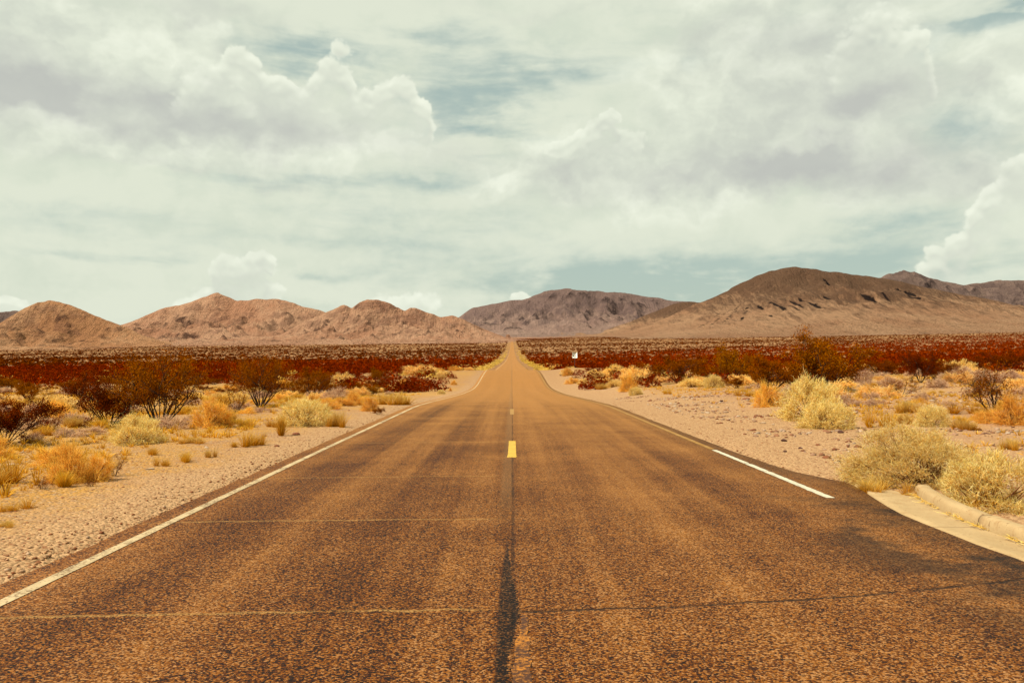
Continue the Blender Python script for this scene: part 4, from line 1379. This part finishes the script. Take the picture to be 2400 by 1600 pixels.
# ------------------------------------------------------------------ plants nobody could count: one object each
def scatter_mesh(name, protos, P, S, rot, tint, mat):
    """copies of small leaf clouds joined: protos [(V,T,C)], P (n,3), S (n,3), rot (n,), tint (n,)"""
    Vs, Ts, Cs, n = [], [], [], 0
    which = np.arange(len(P)) % len(protos)
    for k, (V, T, C) in enumerate(protos):
        m = np.where(which == k)[0]
        if not len(m):
            continue
        c, s = np.cos(rot[m])[:, None], np.sin(rot[m])[:, None]
        X = (V[None, :, 0] * c - V[None, :, 1] * s) * S[m, 0:1] + P[m, 0:1]
        Y = (V[None, :, 0] * s + V[None, :, 1] * c) * S[m, 1:2] + P[m, 1:2]
        Z = V[None, :, 2] * S[m, 2:3] + P[m, 2:3]
        Vs.append(np.stack([X, Y, Z], -1).reshape(-1, 3))
        Ts.append((T[None] + (np.arange(len(m)) * len(V))[:, None, None]).reshape(-1, 3) + n)
        Cs.append((C[None] * tint[m][:, None, None]).reshape(-1, 3))
        n += len(m) * len(V)
    o = link(name, mesh_np(name, np.concatenate(Vs), np.concatenate(Ts), mat, False, np.concatenate(Cs)))
    return o


def leaf_cloud(seed, n, size, cols, zlo=0.02):
    rng = np.random.default_rng(seed)
    d = unit_dirs(rng, n, zlo, 1.0)
    r = rng.uniform(.45, 1.0, n)[:, None] * (1 + .3 * fbm(d[:, 0] * 2 + seed, d[:, 1] * 2, 2, seed))[:, None]
    P = d * r
    a = rng.normal(size=(n, 3)) * size
    b_ = rng.normal(size=(n, 3)) * size
    V = np.stack([P - a * .5, P + a * .5, P + b_ * .6 + d * size * .5], 1).reshape(-1, 3)
    V[:, 2] = np.maximum(V[:, 2], 0)
    C = np.repeat(pal(rng, n, cols), 3, 0)
    return V, np.arange(n * 3).reshape(-1, 3), C


RED = [(.16, .016, .004), (.22, .030, .005), (.11, .010, .003), (.22, .052, .008)]
BRN = [(.13, .030, .006), (.18, .056, .009), (.085, .017, .005)]
PAL = [(.62, .40, .11), (.68, .50, .21), (.52, .28, .05)]

rs2 = np.random.default_rng(55)


def field(n, d0, d1, density_fn, power=2.0):
    """points in the view wedge between two distances, thinned by density_fn(x, y) in 0..1"""
    y = (rs2.uniform(d0 ** power, d1 ** power, n)) ** (1 / power)
    x = rs2.uniform(-.66, .66, n) * y
    keep = (rs2.random(n) < density_fn(x, y)) & (np.abs(x) > 6.0 + .008 * np.minimum(y, 800)) & ~((np.abs(x - 8.2) < 3.6) & (y > 108) & (y < 130))
    return x[keep], y[keep]


def dmax(u):
    return np.interp(u, [-.65, -.45, -.2, 0, .2, .45, .65], [300, 420, 640, 820, 1050, 1600, 2200])


# dense dark scrub of the flats
def dens_dark(x, y):
    u = x / y
    edge = sstep(y, 46, 90)
    return edge * (1 - sstep(y, dmax(u) * .6, dmax(u) * 1.35)) * (.50 + .5 * sstep(gnoise(x * .02, y * .02, 31), -.35, .25))


protos = [leaf_cloud(340 + i, 240, .12, RED) for i in range(4)]
x, y = field(1500, 48, 130, dens_dark)
n = len(x)
sc = rs2.uniform(.55, 1.15, n)
scatter_mesh("desert_scrub", protos, np.stack([x, y, land(x, y) - .05], -1), np.stack([sc * 1.15, sc * 1.15, sc * rs2.uniform(.8, 1.25, n)], -1), rs2.uniform(0, 6.28, n), rs2.uniform(.7, 1.3, n), M_SCRUB)["kind"] = "stuff"
protos = [leaf_cloud(300 + i, 64, .24, RED) for i in range(4)]
x, y = field(8600, 128, 330, dens_dark)
n = len(x)
sc = rs2.uniform(.55, 1.15, n)
scatter_mesh("desert_scrub", protos, np.stack([x, y, land(x, y) - .05], -1), np.stack([sc * 1.15, sc * 1.15, sc * rs2.uniform(.8, 1.25, n)], -1), rs2.uniform(0, 6.28, n), rs2.uniform(.7, 1.3, n), M_SCRUB)["kind"] = "stuff"
protos = [leaf_cloud(310 + i, 12, .6, RED) for i in range(4)]
x, y = field(56000, 330, 2100, dens_dark, 1.7)
n = len(x)
sc = rs2.uniform(.7, 1.4, n)
scatter_mesh("desert_scrub", protos, np.stack([x, y, land(x, y) - .05], -1), np.stack([sc * 1.3, sc * 1.3, sc * 1.05], -1), rs2.uniform(0, 6.28, n), rs2.uniform(.7, 1.3, n), M_SCRUB)["kind"] = "stuff"


# sparse scrub of the far slopes
def dens_far(x, y):
    u = x / y
    return sstep(y, dmax(u) * .75, dmax(u) * 1.1) * (.42 + .58 * sstep(gnoise(x * .006, y * .003, 33), -.3, .3))


protos = [leaf_cloud(320 + i, 6, .85, BRN) for i in range(4)]
x, y = field(125000, 160, 3600, dens_far, 1.7)
n = len(x)
sc = rs2.uniform(.6, 1.35, n)
scatter_mesh("far_scrub", protos, np.stack([x, y, land(x, y) - .05], -1), np.stack([sc * 1.4, sc * 1.4, sc * .95], -1), rs2.uniform(0, 6.28, n), rs2.uniform(.7, 1.3, n), M_SCRUB)["kind"] = "stuff"


# pale brush mixed into the near edge of the dark scrub, and along the far verges
def dens_pale(x, y):
    return (1 - sstep(y, 90, 150)) * sstep(gnoise(x * .05, y * .05, 35), -.2, .3) + .05


protos = [leaf_cloud(330 + i, 110, .15, PAL) for i in range(4)]
x, y = field(1500, 72, 300, dens_pale)
yy = np.concatenate([np.geomspace(150, 2500, 620)] * 2)
sg = np.where(np.arange(len(yy)) % 2, 1, -1)
xx = sg * (5.6 + rs2.gamma(1.4, 2.0, len(yy)) * (.8 + yy / 900))
x, y = np.concatenate([x, xx]), np.concatenate([y, yy])
n = len(x)
sc = rs2.uniform(.5, 1.1, n)
scatter_mesh("pale_scrub", protos, np.stack([x, y, land(x, y) - .05], -1), np.stack([sc, sc, sc * .8], -1), rs2.uniform(0, 6.28, n), rs2.uniform(.75, 1.2, n), M_SCRUB)["kind"] = "stuff"

# low dry grass between the bushes
gt = []
for i in range(3):
    gq = make_tuft(400 + i, 15, 1.0, 1.0, .065, [(.80, .46, .07), (.82, .58, .15)], GO_B, spread=1.5)
    gt.append((np.concatenate(gq.V), np.concatenate(gq.T), np.concatenate(gq.C)))
x, y = field(34000, 6.5, 62, lambda x, y: sstep(gnoise(x * .28, y * .28, 37) + .25 * gnoise(x * 1.1, y * 1.1, 38), -.30, .25) * np.where(x > 0, sstep(x, 6.5, 11) * .6, sstep(-x, 4.3, 6.0)), 1.5)
n = len(x)
sc = rs2.uniform(.07, .24, n)
scatter_mesh("dry_grass", gt, np.stack([x, y, land(x, y) - .01], -1), np.stack([sc, sc, sc * rs2.uniform(.5, 1.0, n)], -1), rs2.uniform(0, 6.28, n), rs2.uniform(.8, 1.15, n), M_GRASS)["kind"] = "stuff"

# ------------------------------------------------------------------ stones
PHI = (1 + 5 ** .5) / 2
ICO_V = np.array([(-1, PHI, 0), (1, PHI, 0), (-1, -PHI, 0), (1, -PHI, 0), (0, -1, PHI), (0, 1, PHI), (0, -1, -PHI), (0, 1, -PHI), (PHI, 0, -1), (PHI, 0, 1), (-PHI, 0, -1), (-PHI, 0, 1)]) / (1 + PHI ** 2) ** .5
ICO_F = np.array([(0, 11, 5), (0, 5, 1), (0, 1, 7), (0, 7, 10), (0, 10, 11), (1, 5, 9), (5, 11, 4), (11, 10, 2), (10, 7, 6), (7, 1, 8), (3, 9, 4), (3, 4, 2), (3, 2, 6), (3, 6, 8), (3, 8, 9), (4, 9, 5), (2, 4, 11), (6, 2, 10), (8, 6, 7), (9, 8, 1)])


def subdivide(V, F):
    V = list(map(tuple, V))
    mid = {}
    out = []

    def md(a, b):
        k = (min(a, b), max(a, b))
        if k not in mid:
            v = (np.array(V[a]) + np.array(V[b])) / 2
            V.append(tuple(v / np.linalg.norm(v)))
            mid[k] = len(V) - 1
        return mid[k]
    for a, b, c in F:
        x, y, z = md(a, b), md(b, c), md(c, a)
        out += [(a, x, z), (b, y, x), (c, z, y), (x, y, z)]
    return np.array(V), np.array(out)


def stone_shape(seed, sub=0, flat=.6):
    rng = np.random.default_rng(seed)
    V, F = ICO_V.copy(), ICO_F
    if sub:
        V, F = subdivide(V, F)
    for _ in range(6):                       # chip flat faces off
        d = rng.normal(size=3)
        d /= np.linalg.norm(d)
        k = rng.uniform(.5, .85)
        s = V @ d
        V = V - np.maximum(s - k, 0)[:, None] * d
    V = V * np.array([1, rng.uniform(.55, .9), flat * rng.uniform(.7, 1.1)]) * (1 + .06 * rng.normal(size=(len(V), 1)))
    return V, F


def pebbles(name, n, gen, smin, smax, cols, seed, sink=.12):
    rng = np.random.default_rng(seed)
    x, y = gen(rng, n)
    n = len(x)
    pr = []
    for i in range(5):
        V, F = stone_shape(seed * 10 + i)
        pr.append((V, F, np.ones((len(V), 3))))
    sc = smin + (smax - smin) * rng.random(n) ** 3
    P = np.stack([x, y, land(x, y) + sc * -sink], -1)
    # tint per stone through a colour list
    Vs, Ts, Cs, k0 = [], [], [], 0
    cl = np.array(cols)[rng.integers(0, len(cols), n)] * rng.uniform(.75, 1.2, (n, 1))
    rot = rng.uniform(0, 6.28, n)
    for k, (V, T, _) in enumerate(pr):
        m = np.where(np.arange(n) % 5 == k)[0]
        c, s = np.cos(rot[m])[:, None], np.sin(rot[m])[:, None]
        X = (V[None, :, 0] * c - V[None, :, 1] * s) * sc[m][:, None] + P[m, 0:1]
        Y = (V[None, :, 0] * s + V[None, :, 1] * c) * sc[m][:, None] + P[m, 1:2]
        Z = V[None, :, 2] * sc[m][:, None] + P[m, 2:3]
        Vs.append(np.stack([X, Y, Z], -1).reshape(-1, 3))
        Ts.append((T[None] + (np.arange(len(m)) * len(V))[:, None, None]).reshape(-1, 3) + k0)
        Cs.append(np.repeat(cl[m], len(V), 0))
        k0 += len(m) * len(V)
    o = link(name, mesh_np(name, np.concatenate(Vs), np.concatenate(Ts), M_ROCK, False, np.concatenate(Cs)))
    o["kind"] = "stuff"
    return o


def gen_shoulder(rng, n):
    y = rng.uniform(3.0 ** .8, 46 ** .8, n * 2) ** 1.25
    x = rng.uniform(-.66, .66, n * 2) * y
    ok = ((x < EDGE_L(y) - .02) & (x > -16)) | ((x > np.where(y < 11.6, 5.1, EDGE_R(y) + .03)) & (x < 20))
    return x[ok][:n], y[ok][:n]


def gen_slope(rng, n):
    y = rng.uniform(9, 46, n * 3)
    x = rng.uniform(5.2, 24, n * 3)
    ok = (x < y * .62) & (gnoise(x * .3, y * .3, 44) + gnoise(x * .9, y * .9, 45) * .6 > .02)
    return x[ok][:n], y[ok][:n]


STC = [(.52, .34, .215), (.44, .26, .155), (.28, .12, .065), (.62, .45, .31), (.40, .23, .13), (.24, .10, .055), (.54, .36, .22), (.50, .33, .20)]
pebbles("gravel", 23000, gen_shoulder, .005, .030, STC, 61)
pebbles("rubble", 5200, gen_slope, .02, .10, [(.40, .26, .18), (.46, .33, .24), (.30, .16, .10), (.20, .085, .05), (.52, .42, .32)], 62, -.10)

rock_me = {}
for nm, mt in (("red", M_ROCK_RED), ("dark", M_ROCK_DARK), ("pale", M_ROCK_PALE)):
    for v in range(3):
        V, F = stone_shape(700 + v + len(rock_me), 1, .62)
        rock_me[nm, v] = mesh_np("rock", V, F, mt)


def rock(kind, v, x, y, w, label, group, flat=1.0, rz=0.):
    o = link("rock", rock_me[kind, v], None, (x, y, land_f(x, y) + w * .5 * .12))
    o.scale = (w / 2, w / 2, w / 2 * flat)
    o.rotation_euler = (0, 0, rz)
    return tag(o, label, "rock", group)


G_ROCK = "loose rocks on the roadside"
for k, v, px, py, w, lab, fl in [
    ("red", 0, 693, 1019, 23, "largest red rock, lying at the gravel edge before the round yellow cushion", 1.0),
    ("red", 1, 621, 1022, 13, "flat dark red stone left of the largest red rock", .5),
    ("dark", 0, 554, 1016, 7, "small dark stone behind the wispy lone tuft", 1.0),
    ("red", 2, 649, 1046, 13, "red stone on the gravel right of the wispy lone tuft", .8),
    ("pale", 0, 484, 1050, 12, "pale round stone left of the tiny rusty tuft", 1.0),
    ("pale", 1, 53, 1060, 13, "white flat stone below the dark bush at the left edge", .6),
    ("pale", 2, 104, 1066, 14, "white slab stone left of the largest golden clump", .5),
    ("dark", 1, 43, 1072, 7, "small black stone below the white flat stone at far left", 1.0),
    ("pale", 0, 30, 1090, 30, "long pale splinter of rock near the left edge", .3),
    ("dark", 2, 78, 1101, 22, "long thin dark slab below the long pale splinter", .3),
    ("dark", 0, 165, 1018, 24, "dark domed boulder standing behind the grey twigs at far left", 1.3),
    ("dark", 1, 932, 971, 7, "black stone by the asphalt edge left of the road", .8),
    ("dark", 0, 1840, 1059, 12, "dark red stone farthest from the kerb on the right slope", .9),
    ("red", 2, 1917, 1043, 12, "red stone in the middle of the right stony slope", .7),
    ("dark", 2, 1875, 1051, 15, "dark pair sized stone on the right stony slope", .6),
    ("dark", 1, 1966, 1082, 12, "dark red stone lying beside the huge brush dome", 1.0),
    ("red", 1, 1786, 979, 9, "pointed red stone on the slope before the tall ragged brush", 1.2),
    ("red", 0, 1749, 936, 18, "red block in the rubble left of the reddish thicket", .9),
    ("pale", 2, 1672, 913, 12, "white block at the foot of the small hollow brush", .8),
    ("dark", 0, 1314, 880, 6, "dark red boulder at the gravel's back edge below the speed sign", 1.0),
    ("pale", 1, 2248, 1009, 12, "white stone on the stony bank behind the huge dome", .9),
    ("pale", 0, 2222, 978, 14, "pale block right of the round brush behind the dome", 1.0),
    ("pale", 2, 2330, 972, 46, "long pale ledge of rock under the gnarled bush", .4),
    ("red", 1, 2300, 990, 22, "flat pinkish slab below the long pale ledge", .4),
    ("dark", 2, 2310, 1018, 26, "long dark crack edged slab low on the right bank", .3),
    ("red", 0, 2345, 1070, 14, "red stone on the bank above the second brush dome", .7),
]:
    x, y = at(px, py)
    rock(k, v, x, y, w * y / FPX, lab, G_ROCK, fl, _rz.uniform(-.4, .4))
cnt = 0
_seen = {}
while cnt < 90:
    y = rs.uniform(10, 40)
    x = rs.uniform(5.4, 18) if cnt % 3 else -rs.uniform(5.0, 14)
    if not in_view(x, y) or (x < 6 and x > 0 and y < 12):
        continue
    k = ["red", "pale", "red", "dark", "pale"][rs.integers(5)]
    wd = rs.uniform(.08, .22) * (1 if x > 0 else .8)
    best = min(LAND[:-1], key=lambda l: (l[0] - x) ** 2 + (l[1] - y) ** 2)
    dx_, dy_ = x - best[0], y - best[1]
    rel = ("to the right of" if dx_ > 0 else "to the left of") if abs(dx_) > abs(dy_) * .8 else ("behind" if dy_ > 0 else "in front of")
    i = _seen[k, rel, best[2]] = _seen.get((k, rel, best[2]), 0) + 1
    word = {"red": "red", "pale": "whitish", "dark": "dark"}[k]
    side = "right stony slope" if x > 0 else "left gravel shoulder"
    rock(k, int(rs.integers(3)), x, y, wd, f"{['', 'another ', 'third ', 'fourth ', 'fifth ', 'sixth ', 'seventh ', 'further '][min(i, 8) - 1]}small {word} stone {rel} {best[2]}", f"{word} stones of the {side}", rs.uniform(.4, .9), _rz.uniform(0, 6.28))
    cnt += 1

# ------------------------------------------------------------------ concrete kerb and gutter
kerb = bpy.data.objects.new("concrete_kerb", None)
COL.objects.link(kerb)
kerb.location = (4.5, 8.4, 0)
tag(kerb, "sun bleached concrete kerb and gutter ending beside the asphalt", "kerb")
KB_Y = np.array([1.5, 3., 4.5, 6., 7.5, 8.45, 9.0, 9.5, 10.0, 10.42])
KB_X = np.array([5.05, 4.74, 4.58, 4.50, 4.49, 4.53, 4.58, 4.66, 4.76, 4.88])
kb = lambda y: np.interp(y, KB_Y, KB_X)
py2 = np.concatenate([np.arange(1.5, 10.4, .12), np.array([10.42, 10.7, 11.0, 11.3])])
rows = []
for y in py2:
    a = float(EDGE_R(y)) + .035 + float(rag(np.array([y]), 9.)[0])
    if y <= 10.42:
        c_ = float(kb(y)) + .02
    else:
        c_ = np.interp(y, [10.42, 11.3], [4.86, 4.62])
    c_ = max(c_, a + .02)
    xs_ = np.linspace(a, c_, 6)
    z_ = float(prof(y)) + np.array([.016, .018, .014, .010, .010, .016]) + .004 * gnoise(xs_ * 3, np.full(6, y * 3), 3)
    rows.append(np.concatenate([[[a - .01, y, -.1]], np.stack([xs_, np.full(6, y), z_], -1)]))
rows = np.array(rows)
rows[:, :, 0] -= 4.5
rows[:, :, 1] -= 8.4
link("gutter_pan", mesh_np("gutter_pan", rows.reshape(-1, 3), grid_faces(len(py2), 7), M_CONC, False), kerb)


# dry straw caught along the foot of the kerb
lit_ = Geo()
rl = np.random.default_rng(88)
m = 520
yk = rl.uniform(3.5, 10.3, m)
yk = yk[gnoise(yk * 1.7, yk * 0, 4) > -.25]
m = len(yk)
p0 = np.stack([kb(yk) - np.abs(rl.normal(size=m)) * .035, yk, np.full(m, .03) + rl.random(m) * .02], -1)
an = rl.normal(size=m) * .5 + 1.57
p1 = p0 + np.stack([np.cos(an), np.sin(an), rl.normal(size=m) * .12], -1) * rl.uniform(.05, .16, m)[:, None]
p1[:, 2] = np.maximum(p1[:, 2], .026)
p1[:, 0] = np.minimum(p1[:, 0], kb(p1[:, 1]) - .004)
lit_.add(*blades(p0, p1, rl.normal(size=(m, 3)) * .006, .006, rl, pal(rl, m, GO_T), pal(rl, m, YW_T)))
link("straw", lit_.mesh("straw", M_GRASS))["kind"] = "stuff"


def kerb_block(y0, y1, nose=False, dip=0.0):
    prof_ = np.array([(0.0, -.10), (0.0, .01), (.006, .06), (.018, .105), (.032, .125), (.055, .136), (.10, .138), (.145, .135), (.17, .125), (.178, .09), (.18, -.10)])
    ys_ = np.arange(y0, y1 + 1e-6, (y1 - y0) / max(3, int((y1 - y0) / .1)))
    if nose:
        ys_ = np.concatenate([ys_, y1 + np.array([.03, .055, .07])])
    rows = []
    for i, y in enumerate(ys_):
        yy = min(y, 10.42)
        k = float(kb(yy))
        dk = float(kb(yy) - kb(yy - .1)) / .1
        nx_, ny_ = 1 / math.hypot(1, dk), -dk / math.hypot(1, dk)
        sc, sh = 1.0, 1.0
        if nose and y > y1:
            q = (y - y1) / .07
            sc, sh = 1 - .45 * q ** 2, 1 - .35 * q ** 3
        edge = min(y - y0, y1 - y) if not nose else y - y0
        sh *= 1 - .06 * max(0, 1 - edge / .05)
        for o_, z_ in prof_:
            o2 = .09 + (o_ - .09) * sc
            zz = z_ if z_ < 0 else z_ * sh * (1 - dip)
            w_ = .004 * float(gnoise(np.array([y * 4.]), np.array([o_ * 30 + z_ * 30]), 9)[0])
            rows.append((k + o2 * nx_ + w_ - 4.5, y + o2 * ny_ - 8.4, zz + w_))
    P = len(prof_)
    F = grid_faces(len(ys_), P)[:, ::-1]
    V = np.array(rows)
    caps = [np.arange(P)[None, :], (np.arange(P)[::-1] + (len(ys_) - 1) * P)[None, :]]
    return link("kerb_block", mesh_np("kerb_block", V, [F] + caps, M_CONC), kerb)


kerb_block(1.5, 5.2)
kerb_block(5.22, 8.36)
kerb_block(8.385, 10.40, nose=True)

# ------------------------------------------------------------------ speed limit sign
M_SIGN, t, b = material("white_sign_sheet", .5, .4)
co = t.new("ShaderNodeTexCoord").outputs["Object"]
t.l.new(t.mix(t.noise(co, 3, 3), (.80, .82, .74), (.84, .86, .78)), b.inputs["Base Color"])
M_INK, t, b = material("black_sign_ink", .6, .3)
t.l.new(t.mix(t.noise(t.new("ShaderNodeTexCoord").outputs["Object"], 8, 2), (.012, .012, .012), (.02, .018, .016)), b.inputs["Base Color"])
M_POST, t, b = material("brown_steel_post", .7, .3)
t.l.new(t.mix(t.noise(t.new("ShaderNodeTexCoord").outputs["Object"], 12, 3), (.05, .018, .010), (.09, .032, .016)), b.inputs["Base Color"])

SD = 127.0
SX = (1347 - 1200) / FPX * SD
SZ = land_f(SX, SD)
sign = bpy.data.objects.new("speed_limit_sign", None)
COL.objects.link(sign)
sign.location = (SX, SD, SZ)
sign.rotation_euler = (0, 0, R(-9))
tag(sign, "white speed limit sign reading 45 on a thin brown post beside the verge", "road sign")
top = EYE + ray_dir(1347, 824.5)[2] / ray_dir(1347, 824.5)[1] * SD - SZ
PW, PH = .76, .91


def box_mesh(name, sx, sy, sz, mat, r=0.0):
    if r:
        pts = []
        for cx, cz, a0 in ((sx / 2 - r, sz / 2 - r, 0), (-sx / 2 + r, sz / 2 - r, 90), (-sx / 2 + r, -sz / 2 + r, 180), (sx / 2 - r, -sz / 2 + r, 270)):
            for k in range(5):
                a = R(a0 + k * 22.5)
                pts.append((cx + r * math.cos(a), cz + r * math.sin(a)))
    else:
        pts = [(sx / 2, sz / 2), (-sx / 2, sz / 2), (-sx / 2, -sz / 2), (sx / 2, -sz / 2)]
    n = len(pts)
    V = np.array([(p[0], -sy / 2, p[1]) for p in pts] + [(p[0], sy / 2, p[1]) for p in pts])
    i = np.arange(n)
    side = np.stack([i, (i + 1) % n, (i + 1) % n + n, i + n], -1)
    return mesh_np(name, V, [side[:, ::-1], i[::-1][None, :], (i + n)[None, :]], mat)


post = Geo()
for sx_ in (-.028, .028):      # a flanged channel post
    pass
hp = top - .05
U = np.array([(-.045, .0), (-.03, .0), (-.018, .03), (.018, .03), (.03, .0), (.045, .0), (.045, .006), (.034, .006), (.02, .036), (-.02, .036), (-.034, .006), (-.045, .006)])
n = len(U)
V = np.array([(u[0], u[1], -.3) for u in U] + [(u[0], u[1], hp) for u in U])
i = np.arange(n)
link("post", mesh_np("post", V, [np.stack([i, (i + 1) % n, (i + 1) % n + n, i + n], -1), (i + n)[None, :]], M_POST), sign)
panel = link("panel", box_mesh("panel", PW, .006, PH, M_SIGN, .05), sign, (0, -.006, top - PH / 2))
# border as a thin raised frame of ink
def frame_mesh():
    outer, inner = [], []
    for lst, ins in ((outer, .022), (inner, .037)):
        r, sx, sz = .05 - ins * .6, PW - 2 * ins, PH - 2 * ins
        for cx, cz, a0 in ((sx / 2 - r, sz / 2 - r, 0), (-sx / 2 + r, sz / 2 - r, 90), (-sx / 2 + r, -sz / 2 + r, 180), (sx / 2 - r, -sz / 2 + r, 270)):
            for k in range(5):
                a = R(a0 + k * 22.5)
                lst.append((cx + r * math.cos(a), 0, cz + r * math.sin(a)))
    n = len(outer)
    i = np.arange(n)
    return mesh_np("border", np.array(outer + inner), np.stack([i, i + n, (i + 1) % n + n, (i + 1) % n], -1), M_INK)


link("border", frame_mesh(), panel, (0, -.0065, 0))
for txt, size, z in (("SPEED", .125, .30), ("LIMIT", .125, .155), ("45", .40, -.18)):
    cu = bpy.data.curves.new("lettering", "FONT")
    cu.body = txt
    cu.size = size * 1.35
    cu.align_x, cu.align_y = "CENTER", "CENTER"
    cu.offset = .0 if txt != "45" else .010
    cu.extrude = .001
    cu.materials.append(M_INK)
    tmp = bpy.data.objects.new("lettering_curve", cu)
    me = bpy.data.meshes.new_from_object(tmp)
    bpy.data.objects.remove(tmp)
    o = link("lettering", me, panel, (0, -.0075, z))
    o.rotation_euler = (math.pi / 2, 0, 0)
for z in (.36, -.36):
    link("bolt", box_mesh("bolt", .03, .02, .03, M_POST, .012), panel, (0, -.006, z))

# ------------------------------------------------------------------ how strong the colours are
for mt_, sat_, val_ in ((M_GROUND, 1.10, .74), (M_ROAD, 1.17, .53), (M_ROCK, 1.15, .76), (M_CONC, 1.10, .76), (M_LEAF, 1.08, .92), (M_BRUSH, 1.0, 1.12), (M_WOODB, 1.0, .9), (M_GRASS, 1.06, .86), (M_SCRUB, 1.10, .80),
                        (M_WHITE, 1.1, .74), (M_FADED, 1.15, .70), (M_FADED2, 1.2, .70), (M_YELLOW, 1.05, .74), (M_FADED_Y, 1.1, .72), (M_YELLOW_WORN, 1.0, .80),
                        (MM_TAN, 1.08, .94), (MM_PINK, 1.04, .95), (MM_BROWN, 1.05, .86), (MM_PURPLE, .92, .84), (MM_FAR, .95, .88), (M_ROCK_RED, 1.1, .8), (M_ROCK_PALE, 1.1, .8)):
    colour_strength(mt_, sat_, val_)
